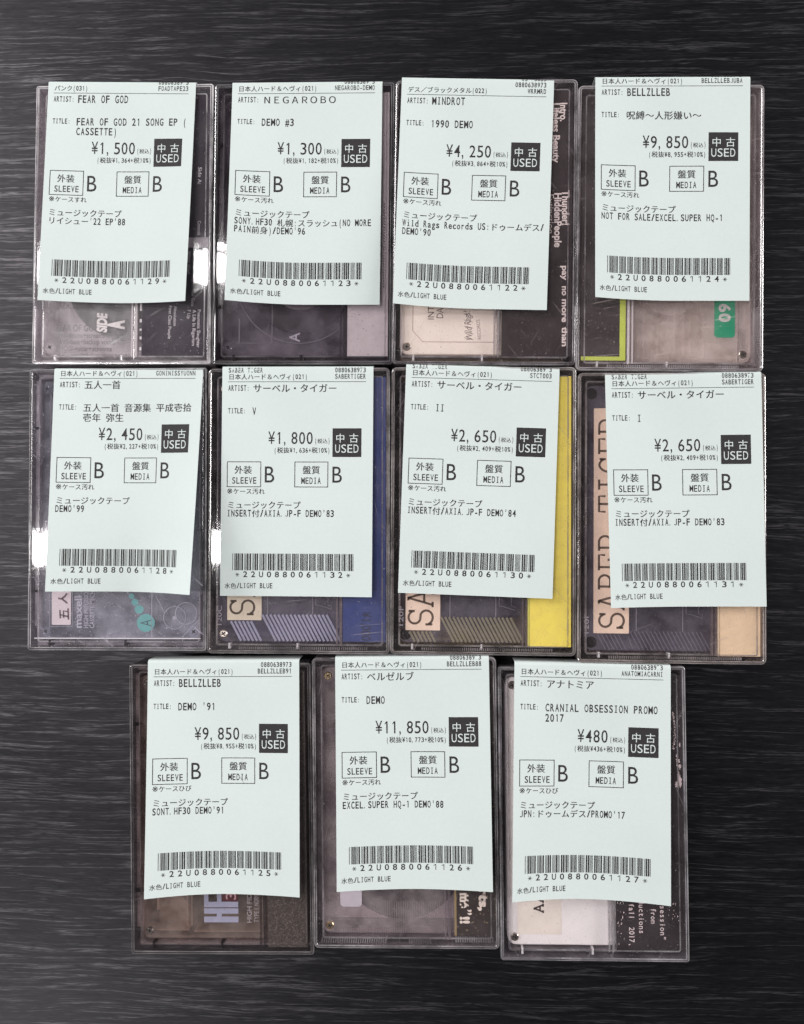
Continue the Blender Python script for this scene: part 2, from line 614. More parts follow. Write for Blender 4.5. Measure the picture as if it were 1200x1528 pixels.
CASE_SPEC = [
    dict(div=5.4, inner=(232, 224, 227), inf=0.5, edge=(180, 170, 176), ef=0.40, tint=0.998, haze=(225, 225, 225), hf=0.018, notch='clear', label='clear case with purple card and grey group text, upper left corner of the layout'),
    dict(div=16.2, inner=(152, 142, 148), inf=0.4, edge=(62, 58, 62), ef=0.42, bf=0.22, tint=0.93, haze=(120, 108, 118), hf=0.025, notch='dark', label='smoky case showing a purple-grey tape and a plain pale pink card strip'),
    dict(div=5.6, edge=(128, 116, 120), ef=0.36, tint=0.998, haze=(175, 162, 165), hf=0.020, notch='clear', label='clear case with cream tape and black card of bold white song titles'),
    dict(div=-15.0, edge=(150, 138, 140), ef=0.36, tint=0.998, haze=(212, 195, 192), hf=0.025, notch='clear', serr=True, side_ribs=True, label='clear case turned over, black card edged lime green on its left side'),
    dict(div=None, inner=(206, 198, 205), inf=0.6, edge=(72, 68, 72), ef=0.45, bf=0.3, tint=0.998, haze=(200, 192, 205), hf=0.025, notch='dark', label='scratched case without a card, bluish tape with teal dots inside'),
    dict(div=16.2, edge=(128, 116, 116), ef=0.40, tint=0.998, haze=(187, 177, 182), hf=0.025, notch='clear', serr=True, label='clear case with a blue card strip at its right'),
    dict(div=16.6, edge=(128, 116, 114), ef=0.40, tint=0.998, haze=(175, 162, 162), hf=0.020, notch='clear', serr=True, label='clear case with a bright yellow card strip at its right'),
    dict(div=16.9, edge=(128, 114, 110), ef=0.40, tint=0.998, haze=(175, 162, 162), hf=0.020, notch='clear', serr=True, label='clear case with a tan card strip at its right'),
    dict(div=16.0, inner=(176, 156, 156), inf=0.45, edge=(50, 47, 50), ef=0.45, bf=0.18, tint=0.94, haze=(120, 108, 108), hf=0.020, notch='dark', label='smoky case with brown tape and speckled black card'),
    dict(div=16.2, edge=(124, 114, 118), ef=0.38, tint=0.998, haze=(175, 162, 165), hf=0.025, notch='none', grip=True, label='clear ribbed case with large dark tape reel and black card of gothic letters'),
    dict(div=7.2, edge=(128, 120, 126), ef=0.36, tint=0.998, haze=(187, 177, 182), hf=0.015, notch='clear', label='clear case with white tape and black card of white typewriter text'),
]
ZT = 17.0


def make_case(k):
    x, y, rz, W, H = CASES[k]
    s = CASE_SPEC[k]
    t = thing('cassette_case', s['label'], 'cassette case', (x, y, 0), rz, 'cassette cases laid out on the table')
    rnd = random.Random(50 + k)
    sd = rnd.random() * 3
    tint = s['tint']
    clear = plastic('clear_cover_%02d' % k, (tint, tint * 0.993, tint * 0.996), s['haze'], s['hf'], 0.05, 1.0, 0.25, 0.7 if k in (1, 4) else 0.38, sd)
    edge = plastic('case_edge_%02d' % k, (0.90, 0.885, 0.895), tuple(min(235, int(v * 1.2)) for v in s['edge']), s['ef'] * 0.72, 0.12, 1.1, 0.3, 0.12, sd + 1)
    base = plastic('case_floor_%02d' % k, (tint * 0.98,) * 3, s['haze'], s['hf'] * 0.25, 0.1, 0.8, 0.2, 0.0, sd + 2)
    a, b = W / 2, H / 2
    fo = rrect(-a, a, -b, b, 1.1 if k in (0, 1, 4, 8, 10) else 2.0)
    inn = plastic('inner_edge_%02d' % k, (0.93, 0.92, 0.925), s['inner'], s.get('inf', s['ef'] * 1.1), 0.12, 1.2, 0.3, 0.15, sd + 3) if 'inner' in s else edge
    glint = plastic('case_glint_%02d' % k, (0.93, 0.92, 0.925), tuple(min(245, int(v * 0.55 + 108)) for v in s.get('inner', s['edge'])), s.get('bf', 0.42), 0.12, 1.6, 0.3, 0.1, sd + 4)  # paler plastic, edge highlights put into its colour
    # tray: floor plate and outer wall
    m = MB()
    m.ring((fo, [(0.5, 0.0), (0.0, 0.5), (0.0, 16.35), (0.18, 16.8), (0.6, ZT), (1.0, ZT), (1.3, 16.7), (1.3, 0.0)]), (0, 0, 1, 1, 0, 1, 0, 0))
    m.build('outer_wall', [edge, glint], t, smooth=False)
    m = MB()
    m.loft([at_z(fo(1.32), 0.02), at_z(fo(1.32), 1.25)])
    m.build('floor_panel', base, t)
    # inner wall a little way in, seen as the second line round the case
    fi = rrect(-a + 3.1, a - 2.6, -b + 2.9, b - 2.9, 1.2)
    m = MB()
    m.ring((fi, [(0.0, 1.27), (0.0, 15.3), (0.2, 15.55), (0.55, 15.55), (0.75, 15.3), (0.75, 1.27)]), (0, 1, 1, 1, 0, 0))
    m.build('inner_wall', [inn, glint], t)
    # ledge just inside the wall on the two short sides
    m = MB()
    for sg in ((-1, 1) if k in (0, 1, 3, 4, 8) else ()):
        y0, y1 = sorted((sg * (b - 2.85), sg * (b - 1.34)))
        m.box(-a + 1.5, a - 1.5, y0, y1, 11.0, 11.8)
    if m.v:
        m.build('ledge', inn, t)
    if k in (1, 4, 8, 9):  # pale strip standing in for the reflection along the left inner ledge
        m = MB()
        m.box(-a + 1.45, -a + 2.9, -b + 9.0, b - 4.0, 13.2, 13.8)
        m.build('side_ledge_sheen', inn, t)
    if k == 4:  # highlight along the lower ledge, built as a pale bar
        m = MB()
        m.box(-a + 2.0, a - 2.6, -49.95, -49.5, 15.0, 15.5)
        m.build('ledge_highlight', plastic('ledge_highlight', (0.95, 0.95, 0.95), (250, 246, 250), 0.8, 0.1, 1.5, 0.2, 0), t)
    # cover: a window panel and a card pocket panel with a seam between them
    d = s['div']
    pan = [(-a + 1.33, a - 1.33)] if d is None else [(-a + 1.33, d - 0.22), (d + 0.22, a - 1.33)]
    for i, (x0, x1) in enumerate(pan):
        f = rrect(x0, x1, -b + 1.33, b - 1.33, 0.7, 3)
        m = MB()
        m.loft([at_z(f(0.0), 15.75), at_z(f(0.0), 16.62), at_z(f(0.22), 16.85)])
        m.build('cover_panel' if i == 0 else 'pocket_panel', clear, t)
    if d is not None:
        m = MB()
        dd = 0.75 if d > 0 else -0.75
        m.box(d - 0.45, d + 0.45, -b + 3.0, b - 3.0, 13.9, 15.7)
        m.box(d - dd * 2 - 0.3, d - dd * 2 + 0.3, -b + 3.0, b - 3.0, 14.6, 15.72)
        m.build('divider_rib', plastic('divider_%02d' % k, (0.94, 0.93, 0.94), (236, 226, 228), 0.6, 0.1, 1.5, 0.2, 0) if k in (0, 3) else glint if k in (2, 10) else edge, t)
    # catches; the clear ones are coloured pale to carry their glints
    if s['notch'] != 'none':
        nm = HOLE if s['notch'] == 'dark' else plastic('catch_%02d' % k, (0.8, 0.8, 0.8), (244, 238, 240), 0.7, 0.1, 1.8, 0.4, 0)
        for cx in (-26.6, -0.4 if k != 4 else 3.0):
            m = MB()
            wd = 0.6 if s['notch'] == 'dark' else 0.4
            m.box(cx - wd, cx + wd, -b + 1.7, -b + 3.9, 12.5, 15.6, ch=0.3)
            m.build('catch', nm, t)
        if s['notch'] == 'dark':
            for cy in (-31.6, 31.6):
                m = MB()
                m.box(-a + 1.5, -a + 3.2, cy - 0.45, cy + 0.45, 12.5, 15.6, ch=0.2)
                m.build('catch', nm, t)
    if s.get('serr'):
        m = MB()
        n = int((W - 20) / 0.8)
        for i in range(n):
            cx = -a + 12 + i * 0.8
            m.box(cx, cx + 0.42, -b + 1.5, -b + 2.55, 14.6, 15.72)
        m.build('grip_strip', glint, t)
    if s.get('side_ribs'):
        m = MB()
        for i in range(26):
            cy = -b + 3 + i * 0.85
            p = [(a - 3.3, cy - 0.6), (a - 1.4, cy + 0.6)]
            m.ribbon(p, 0.4, 14.9, 0.8)
        m.build('grip_ribs', glint, t)
        m = MB()
        m.box(a - 2.85, a - 1.36, -b + 3, b - 3, 12.0, 12.6)
        m.build('ledge', edge, t)
    if s.get('grip'):
        m = MB()
        for i in range(29):
            cx = -32.0 + i * 0.86
            m.ribbon([(cx, -b + 1.5), (cx + 0.25, -b + 3.4)], 0.42, 14.8, 0.85)
        for i in range(10):
            cx = 1.2 + i * 0.86
            m.ribbon([(cx, -b + 1.5), (cx, -b + 3.4)], 0.42, 14.8, 0.85)
        for i in range(17):
            cx = 18.6 + i * 0.86
            m.ribbon([(cx, -b + 2.0), (cx, -b + 3.9)], 0.42, 14.8, 0.85)
        m.build('grip_ribs', glint, t)
        m = MB()
        m.box(-7.2, 0.6, -b + 1.6, -b + 3.5, 13.5, 14.4)
        m.build('catch_slot', HOLE, t)
    return t


# ------------------------------------------------------------------ inlay cards
def make_card(k, col, label, inside=(225, 215, 216), xl=None, xr=33.2, yb=-51.0, speck=None, mirror=False, front=True):
    x, y, rz, W, H = CASES[k]
    t = thing('inlay_card', label, 'inlay card', (x, y, 0), rz, 'folded inlay cards inside the cassette cases')
    mat = matte('card_%02d' % k, col, 0.62, 0.25, 0.07, 260, speck=speck)
    mi = matte('card_inside_%02d' % k, inside, 0.75, 0.2, 0.05, 90)
    yt = 51.2
    th = 0.22
    m = MB()
    m.box(xl, xr, yb, yt, 15.2, 15.2 + th)
    m.build('back_flap', mat, t)
    m = MB()
    if mirror:
        m.box(xl - 0.02 - th, xl - 0.02, yb, yt, 1.7, 15.2 + th)
    else:
        m.box(xr + 0.02, xr + 0.02 + th, yb, yt, 1.7, 15.2 + th)
    m.build('spine', mat, t)
    if front:
        m = MB()
        m.box(-31.0, 33.0 if not mirror else 31.0, yb, yt, 1.45, 1.45 + th)
        m.build('front_panel', mi, t)
    return t


# ------------------------------------------------------------------ cassette tapes
TT = 13.6


def make_tape(k, shell, label, packs=(23.0, 18.0), opaque=False, screw=METAL, floor=None, sx=-29.2, hubmat=None):
    x, y, rz, W, H = CASES[k]
    mir = k == 3
    sg = -1 if mir else 1
    t = thing('cassette_tape', label, 'cassette tape', (x, y, 0), rz, 'cassette tapes inside the cases')
    x0, x1 = (-31.9, 31.9) if not mir else (-31.6, 31.6)
    f = rrect(x0, x1, -50.4, 50.2, 3.2)
    m = MB()
    if opaque:
        m.loft([at_z(f(0.3), 4.9), at_z(f(0), 5.2), at_z(f(0), 13.2), at_z(f(0.4), TT)])
        m.build('shell', shell, t)
    else:
        m.loft([at_z(f(0.0), 12.5), at_z(f(0.0), 13.3), at_z(f(0.3), TT)])
        m.ring((f, [(0.0, 4.9), (0.0, 12.48), (1.2, 12.48), (1.2, 4.9)]))
        m.build('shell', shell, t)
        m = MB()
        m.loft([at_z(f(1.22), 4.9), at_z(f(1.22), 5.9)])
        m.build('back_shell', floor or shell, t)
    # raised head block on the tape-opening side
    m = MB()
    ax = 14.5
    q = [(ax, -30.5), (31.6, -33.5), (31.6, 33.5), (ax, 30.5)]
    q = [(sg * a_, b_) for a_, b_ in q]
    if sg < 0:
        q.reverse()
    m.loft([at_z(q, TT + 0.01), at_z(q, TT + 0.7)])
    m.build('head_block', shell, t)
    # reels
    if not opaque:
        for i, cy in enumerate((-21.25, 21.25)):
            r = packs[i]
            if r > 11.5:
                m = MB()
                m.tubering(sg * -1.6, cy, 10.9, r, 7.4, 11.2, n=72)
                m.build('tape_pack', PACK, t)
            m = MB()
            m.tubering(sg * -1.6, cy, 5.2, 10.8, 7.2, 11.6, n=48)
            for q6 in range(6):
                an = q6 * math.pi / 3
                m.ribbon([(sg * -1.6 + 5.25 * math.cos(an), cy + 5.25 * math.sin(an)), (sg * -1.6 + 3.6 * math.cos(an), cy + 3.6 * math.sin(an))], 1.1, 7.4, 4.0)
            m.build('hub', hubmat or HUBW, t)
    else:
        for cy in (-21.25, 21.25):
            m = MB()
            m.tubering(-1.6, cy, 4.2, 5.6, TT - 1.5, TT + 0.25, n=36)
            m.build('hub', HUBW, t)
    # screws
    sxx = [sx * sg, -sx * sg]
    for px in sxx:
        for py in (-47.3, 47.1):
            m = MB()
            m.cyl(px, py, 1.55, TT + 0.015, TT + 0.55, 0, 24, 0.3)
            a_ = random.Random(k * 7 + int(px + py)).random() * 1.5
            sc_ = m.build('screw', screw, t)
            m = MB()
            for q2 in (0, 1):
                ca, sa = math.cos(a_ + q2 * math.pi / 2), math.sin(a_ + q2 * math.pi / 2)
                m.ribbon([(px - 0.85 * ca, py - 0.85 * sa), (px + 0.85 * ca, py + 0.85 * sa)], 0.36, TT + 0.56 + 0.004 * q2, 0.012)
            m.build('cross_slot', HOLE, sc_)
            m = MB()
            m.tubering(px, py, 1.6, 2.1, TT + 0.012, TT + 0.10, n=28)
            m.build('screw_well', HOLE if k in (6, 7) else shell, sc_)
    return t


def label_plate(t, x0, x1, y0, y1, rgb, name='paper_label', r=0.4, z=TT, mat=None, th=0.1):
    m = MB()
    f = rrect(x0, x1, y0, y1, r, 3)
    m.loft([at_z(f(0), z + 0.012), at_z(f(0), z + 0.012 + th)])
    return m.build(name, mat or matte('%s_%d_%d_%d' % ((name,) + rgb), rgb, 0.65, 0.2, 0.06, 200), t)


def slab_letter(c):
    """typewriter capitals as strokes in a box 1 wide, 1.3 high, with serif bars"""
    H = 1.3
    def arc(cx, cy, rx, ry, a0, a1, n=12):
        return [(cx + rx * math.cos(math.radians(a0 + (a1 - a0) * i / n)), cy + ry * math.sin(math.radians(a0 + (a1 - a0) * i / n))) for i in range(n + 1)]
    if c == 'S':
        return [arc(0.45, 0.96, 0.32, 0.32, 20, 250, 14) + arc(0.45, 0.33, 0.36, 0.34, 80, -160, 14)[1:], [(0.78, 1.28), (0.78, 0.95)], [(0.09, 0.02), (0.09, 0.38)]]
    if c == 'A':
        return [[(0.1, 0), (0.46, H)], [(0.46, H), (0.82, 0)], [(0.24, 0.45), (0.70, 0.45)], [(-0.02, 0), (0.26, 0)], [(0.64, 0), (0.96, 0)], [(0.32, H), (0.5, H)]]
    if c == 'B':
        return [[(0.2, 0), (0.2, H)], [(0.04, H), (0.5, H)] + arc(0.5, 1.0, 0.28, 0.3, 90, -90)[1:] + [(0.2, 0.7)], [(0.2, 0.7), (0.52, 0.7)] + arc(0.52, 0.35, 0.34, 0.35, 90, -90)[1:] + [(0.04, 0)]]
    if c == 'E':
        return [[(0.2, 0), (0.2, H)], [(0.04, H), (0.82, H), (0.82, 0.98)], [(0.2, 0.68), (0.58, 0.68)], [(0.58, 0.85), (0.58, 0.5)], [(0.04, 0), (0.85, 0), (0.85, 0.34)]]
    if c == 'R':
        return [[(0.2, 0), (0.2, H)], [(0.04, H), (0.5, H)] + arc(0.5, 0.98, 0.3, 0.32, 90, -90)[1:] + [(0.2, 0.66)], [(0.48, 0.66), (0.8, 0)], [(0.04, 0), (0.38, 0)], [(0.7, 0), (0.95, 0)]]
    if c == 'T':
        return [[(0.46, 0), (0.46, H)], [(0.06, 0.96), (0.06, H), (0.86, H), (0.86, 0.96)], [(0.26, 0), (0.66, 0)]]
    if c == 'I':
        return [[(0.46, 0), (0.46, H)], [(0.2, 0), (0.72, 0)], [(0.2, H), (0.72, H)]]
    if c == 'G':
        return [arc(0.48, 0.65, 0.38, 0.64, 40, 320, 18) + [(0.78, 0.5)], [(0.58, 0.52), (0.96, 0.52)], [(0.78, 1.28), (0.78, 0.95)], [(0.8, 0.5), (0.8, 0.0)]]
    return []


def slab_text(mb, text, x, y, pitch, h, z, wd):
    """reads upwards: letters stand to the left of the baseline x, advancing along +y"""
    for i, c in enumerate(text):
        for st in slab_letter(c):
            pts = [(x - p[1] / 1.3 * h, y + (i + p[0]) * pitch) for p in st]
            mb.ribbon(pts, wd, z, 0.02)


def diag_ribs(t, mat, x0, x1, yb, yt, pitch=1.55, wd=0.55, name='grip_ribs', ang=62, zz=TT + 0.015, th=0.3):
    m = MB()
    dx = (yt - yb) / math.tan(math.radians(ang))
    n = int((x1 - x0) / pitch)
    for i in range(n):
        cx = x0 + i * pitch
        m.ribbon([(cx, yt), (cx + dx, yb)], wd, zz, th)
    return m.build(name, mat, t)


# ---- cassette 1
def up(x, y, s=1.0):
    return x, y


make_case(0)
c = make_card(0, (56, 46, 57), 'dark purple card with small white track names, in the upper left case', (246, 238, 242), xl=7.6, xr=33.3)


def _p(mb):
    S = 0.02
    z = 15.44
    words(mb, 'Pound On Your Pride', 29.0, -10.0, 1.25, -91, 15.3, z=z)
    words(mb, 'Pneumatic Slaughter', 29.4, -33.1, 1.25, -91, 14.7, z=z)
    words(mb, 'Surrounded Deep In Your Guts', 27.2, -10.2, 1.2, -91, 21.5, z=z)
    words(mb, 'A Life In Rigorism', 27.5, -33.1, 1.25, -91, 14.0, z=z)
    words(mb, 'Which Way?', 25.2, -10.2, 1.2, -91, 9.0, z=z)
    words(mb, '7 Up', 25.4, -33.0, 1.2, -91, 3.6, z=z)
    words(mb, 'Absolution', 20.1, -31.7, 1.2, -91, 7.6, z=z)
    words(mb, 'First Class People', 18.1, -31.6, 1.2, -91, 12.8, z=z)
    words(mb, 'Side A:', 28.9, 22.5, 1.4, -91, 6.6, bold=0.01, z=z)
    words(mb, 'Controls', 29.0, 1.5, 1.2, -91, 5.5, z=z)


printed('printed_titles', matte('pale_print', (226, 216, 222), 0.6), c, _p)
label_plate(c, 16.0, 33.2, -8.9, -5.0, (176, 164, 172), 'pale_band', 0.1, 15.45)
for i, (yy, hh) in enumerate(((-38.0, 1.3), (-41.2, 0.8), (-44.6, 1.1), (-48.9, 1.3), (-33.5, 5.0))):
    label_plate(c, 6.75, 7.55, yy, yy + hh, (225, 218, 220), 'torn_edge', 0.1, 15.3)
inner_print = matte('grey_print', (24, 20, 22), 0.7)
# group text on the inner side of the card, read through the clear tape
ip = printed('printed_credits', inner_print, c, lambda mb: (
    words(mb, 'FEAR OF GOD', -33.0 + 0.4, -37.9, 2.55, -0.4, 17.6, bold=0.018, z=1.69),
    words(mb, 'ERNI-drums+screams', -33.4 + 0.3, -40.6, 2.0, -0.4, 20.5, bold=0.012, z=1.69),
    words(mb, 'DAVE-bass+backup vocals', -33.6 + 0.3, -43.2, 2.0, -0.4, 25.0, bold=0.014, z=1.69),
    words(mb, 'CH\u00d4SI-guitar+screams', -33.4 + 0.3, -46.0, 2.0, -0.4, 23.5, bold=0.014, z=1.69),
    words(mb, 'ERIC- vocals+disgusting noises', -33.2 + 0.3, -48.6, 2.0, -0.4, 30.6, bold=0.012, z=1.69),
    words(mb, 'most of it, at least', -37.2 + 0.3, -28.6, 2.0, -0.4, 18.0, bold=0.01, z=1.69)))
sh = plastic('tape_clear_pinkish', (1.0, 0.995, 0.997), (250, 243, 246), 0.14, 0.1, 0.6, 0.2, 0.10, 0.4)
t = make_tape(0, sh, 'clear tape with bold white side letter, lying over grey printed credits', packs=(22.0, 17.0), screw=sh, hubmat=matte('dark_hub', (58, 50, 54), 0.4), floor=plastic('tape_back_clear', (1.0, 0.995, 0.997), (206, 194, 198), 0.03, 0.1, 0.6, 0.1, 0.0, 0.2))
printed('printed_letters', WHITE, t, lambda mb: (
    words(mb, 'SIDE', -7.0, -41.5, 3.6, 90, 7.4, bold=0.05, z=TT + 0.03, skew=0.12),
    words(mb, 'A', -0.3, -40.3, 6.0, 90, 3.7, bold=0.06, z=TT + 0.03)))
m = MB()
m.box(-30.9, -30.2, -34, 34, 6.0, 12.4)
m.box(-27.6, -27.1, -36, 36, 6.0, 12.4)
m.box(-31.0, -27.0, -41.5, -40.9, 6.0, 12.4)
m.box(-30.2, -27.6, -34.8, -34.2, 6.0, 12.4)
m.build('inner_ribs', sh, t)

# ---- cassette 2
make_case(1)
c = make_card(1, (216, 202, 206), 'plain pale pink card strip in the smoky case next to the purple card', (116, 106, 114), xl=17.3, xr=32.6)
printed('edge_print', HOLE, c, lambda mb: [mb.ribbon([(31.0, 8 - i * 1.1), (31.25, 7.3 - i * 1.1)], 0.3, 15.44, 0.02) for i in range(30)])
sh = plastic('tape_smoky_grey', (0.94, 0.92, 0.935), (176, 166, 178), 0.19, 0.08, 0.8, 0.3, 0.14, 0.9)
t = make_tape(1, sh, 'smoky purple-grey tape with a thin pale letter A, scratched', packs=(19.5, 21.0), screw=sh)
printed('printed_letters', matte('lilac_print', (186, 176, 190), 0.6), t, lambda mb: words(mb, 'A', -1.3, -45.1, 4.0, 90, 3.7, bold=0.012, z=TT + 0.03))
m = MB()
m.box(-12.3, -11.9, -46, 30, TT + 0.015, TT + 0.2)
m.box(-26.0, -14.0, -45.7, -45.4, TT + 0.015, TT + 0.2)
m.tubering(-1.6, -21.25, 24.2, 24.6, TT + 0.015, TT + 0.16, n=72)
m.box(-25.2, -24.6, -45.4, -36, TT + 0.015, TT + 0.16)
m.build('mould_lines', plastic('mould_line', (0.9, 0.9, 0.9), (170, 160, 172), 0.35, 0.1, 1.2, 0.2, 0), t)

# ---- cassette 3
make_case(2)
c = make_card(2, (54, 45, 46), 'black card with bold white song titles beside the cream tape', (60, 50, 50), xl=6.9, xr=33.0)
printed('printed_titles', matte('warm_white_print', (236, 218, 214), 0.6), c, lambda mb: (
    words(mb, 'Intro.', 28.3, 46.3, 2.6, -89.5, 7.1, bold=0.03, z=15.44),
    words(mb, 'Lifeless Beauty', 25.5, 46.2, 2.6, -89.5, 23.0, bold=0.03, z=15.44),
    words(mb, 'Thunder!', 29.4, 12.6, 2.6, -89.5, 13.4, bold=0.03, z=15.44),
    words(mb, 'HiddenPeople', 26.5, 11.5, 2.6, -89.5, 20.8, bold=0.03, z=15.44),
    words(mb, 'Extinction', 23.8, 11.0, 2.4, -89.5, 15.0, bold=0.0, z=15.44),
    words(mb, 'pay', 29.6, -16.4, 2.1, -89.5, 5.6, bold=0.03, z=15.44),
    words(mb, 'no', 29.65, -24.2, 2.1, -89.5, 3.6, bold=0.03, z=15.44),
    words(mb, 'more', 29.7, -29.2, 2.1, -89.5, 8.8, bold=0.03, z=15.44),
    words(mb, 'than', 29.8, -39.8, 2.1, -89.5, 7.4, bold=0.03, z=15.44)))
sh = matte('cream_shell', (246, 230, 218), 0.4, 0.45, 0.03, 120)
t = make_tape(2, sh, 'cream tape with grey handwritten-style emblem and steel screw', opaque=True)
label_plate(t, -31.6, 31.0, -52.2, -50.5, (118, 104, 86), 'front_edge', 0.1, 11.4)
m = MB()
pl = [(4.1, -45.35), (-23.1, -45.35), (-27.0, -41.0), (-27.0, 41.0), (-23.1, 45.3), (4.1, 45.3)]
m.ribbon(pl, 0.22, TT + 0.012, 0.05)
m.build('label_outline', matte('outline_tan', (176, 150, 146), 0.5), t)
gp = matte('grey_brown_print', (112, 96, 96), 0.6)


def emblem(mb):
    words(mb, 'Wild Rags!', -3.9, -44.9, 2.5, 96, 11.4, z=TT + 0.03, skew=0.25, bold=-0.004)
    for i in range(5):
        yy = -44.6 + i * 2.3
        xx = -4.2 - i * 0.12
        mb.ribbon([(xx + 0.7, yy), (xx - 1.0, yy + 0.5), (xx - 2.9, yy + 0.9)], 0.16, TT + 0.02, 0.02)


printed('emblem', gp, t, emblem)
printed('emblem_subtitle', matte('faint_print', (150, 130, 126), 0.6), t, lambda mb: words(mb, 'RECORDS', -0.7, -44.2, 1.3, 95, 7.6, z=TT + 0.03))
printed('printed_letters', gp, t, lambda mb: (
    words(mb, 'INTENSE', -18.9, -36.7, 2.4, 89, 12.5, z=TT + 0.03),
    words(mb, 'DAMAGE', -15.4, -36.2, 2.5, 89, 12.0, z=TT + 0.03)))

# ---- cassette 4 (lies the other way round: card on the left)
make_case(3)
c = make_card(3, (58, 50, 52), 'black card with lime green border at the left of the turned-over case', (250, 238, 232), xl=-32.7, xr=-16.0, yb=-50.3, mirror=True)
lime = matte('lime_border', (196, 206, 92), 0.6, 0.25, 0.06, 200)
m = MB()
m.box(-18.2, -16.0, -50.3, 51.0, 15.425, 15.47)
m.box(-32.7, -18.2, -50.3, -48.8, 15.425, 15.47)
m.build('lime_border', lime, c)
sh = plastic('tape_clear_rose', (1.0, 0.99, 0.985), (246, 230, 225), 0.16, 0.1, 0.6, 0.15, 0.08, 1.9)
t = make_tape(3, sh, 'clear rosy tape with a rounded green label and small screw', packs=(11.0, 12.2), screw=METAL, sx=-28.5, hubmat=matte('rose_hub', (176, 160, 156), 0.4), floor=plastic('tape_back_rose', (1.0, 0.99, 0.985), (206, 190, 186), 0.06, 0.1, 0.6, 0.1, 0.0, 0.2))
label_plate(t, 17.8, 25.5, -40.9, 30, (40, 150, 112), 'green_label', 1.2)
printed('printed_number', matte('pale_grey_print', (200, 194, 190), 0.6), t, lambda mb: (
    words(mb, '6', 19.6, -28.0, 4.05, -90, 3.2, bold=0.035, z=TT + 0.15), words(mb, '0', 19.6, -31.7, 4.05, -90, 3.3, bold=0.035, z=TT + 0.15)))
m = MB()
for xx in (-8.6, -3.4, 3.2, 6.6, 9.0, 14.0):
    m.box(xx, xx + 0.3, -48, 40, 6.0, 12.4)
m.box(-13.5, 27.0, -49.0, -48.6, 6.0, 12.4)
m.box(29.4, 30.0, -36, 36, 6.0, 12.4)
m.box(26.5, 30.0, -37.0, -36.4, 6.0, 12.4)
m.build('inner_ribs', sh, t)

# ---- cassette 5
make_case(4)
sh = plastic('tape_blue_grey', (0.93, 0.935, 0.96), (212, 210, 222), 0.22, 0.08, 0.7, 0.25, 0.16, 2.4)
t = make_tape(4, sh, 'bluish grey see-through tape with teal dots and handwritten white sticker', packs=(12.0, 21.0), screw=sh, sx=-29.0)
label_plate(t, -26.7, -19.2, -44.8, 44, (222, 208, 212), 'white_sticker', 0.5)
m = MB()
m.box(-27.4, -18.5, -45.6, -45.3, TT + 0.012, TT + 0.3)
m.box(-18.7, -18.4, -45.3, 45, TT + 0.012, TT + 0.3)
m.box(-27.6, -27.3, -45.3, 45, TT + 0.012, TT + 0.3)
m.build('label_recess', plastic('recess_line', (0.85, 0.85, 0.88), (190, 186, 196), 0.4, 0.1, 1.2, 0.2, 0), t)
pen = matte('marker_pen', (112, 92, 98), 0.6)


def kan(mb):
    z = TT + 0.14
    # two characters brushed one above the other, turned on their side
    def P(cx, cy, pts):
        return [(cx - py, cy + px) for px, py in pts]
    cx, cy = -21.8, -40.6
    for pts in ([(-1.7, 1.5), (1.6, 1.7)], [(-0.3, 1.6), (-0.7, -0.1), (-1.0, -1.7)], [(-1.5, 0.2), (1.2, 0.3), (0.9, -1.6)], [(-2.2, -1.7), (2.2, -1.5)]):
        mb.ribbon(P(cx, cy, pts), 0.62, z, 0.02)
    cx, cy = -22.2, -34.6
    for pts in ([(0.1, 2.0), (-0.2, 0.4), (-1.8, -1.6)], [(0.0, 0.6), (0.8, -0.6), (2.0, -1.4)]):
        mb.ribbon(P(cx, cy, pts), 0.72, z, 0.02)
    cx, cy = -22.2, -28.6
    mb.ribbon(P(cx, cy, [(-1.8, 0), (1.8, 0.2)]), 0.7, z, 0.02)


printed('handwriting', pen, t, kan)
printed('printed_letters', matte('lilac_grey_print', (182, 178, 192), 0.6), t, lambda mb: (
    words(mb, 'maxell', -15.0, -46.0, 2.75, 90, 12.4, bold=0.02, z=TT + 0.03),
    words(mb, 'HIGH PRECISION', -12.4, -46.0, 1.75, 90, 15.5, bold=0.008, z=TT + 0.03),
    words(mb, 'CASSETTE MECHANISM', -10.0, -46.0, 1.75, 90, 20.0, bold=0.008, z=TT + 0.03)))
teal = matte('teal_print', (112, 172, 172), 0.55)
m = MB()
for px, py, r in ((3.3, -31.4, 0.9), (4.6, -33.7, 1.1), (5.9, -36.0, 1.35), (7.6, -38.8, 1.75), (10.2, -44.0, 3.5)):
    m.cyl(px, py, r, TT + 0.015, TT + 0.04, n=36)
m.build('teal_dots', teal, t)
printed('side_letter', matte('slate_print', (84, 100, 110), 0.6), t, lambda mb: words(mb, 'A', 12.4, -45.3, 4.3, 90, 2.6, z=TT + 0.06))
m = MB()
m.tubering(26.0, -40.3, 4.0, 4.35, TT + 0.015, TT + 0.3, n=48)
m.tubering(21.5, -42.0, 4.2, 4.45, TT + 0.015, TT + 0.2, n=48)
m.cyl(21.5, -42.1, 0.8, TT + 0.015, TT + 0.35, n=20)
m.box(12.4, 12.7, -49.5, -30.0, TT + 0.015, TT + 0.2)
m.ribbon([(24.5, -49.5), (31.0, -42.8)], 0.35, TT + 0.015, 0.2)
m.ribbon([(14.0, -33.5), (17.5, -40.0)], 0.3, TT + 0.015, 0.12)
m.build('guide_roller', plastic('roller_clear', (0.9, 0.9, 0.92), (226, 222, 232), 0.38, 0.08, 1.6, 0.3, 0), t)
m = MB()
f = rrect(-31.2, 12.3, -49.6, 49.2, 2.5)
m.loft([at_z(f(0), 6.4), at_z(f(0), 6.55)])
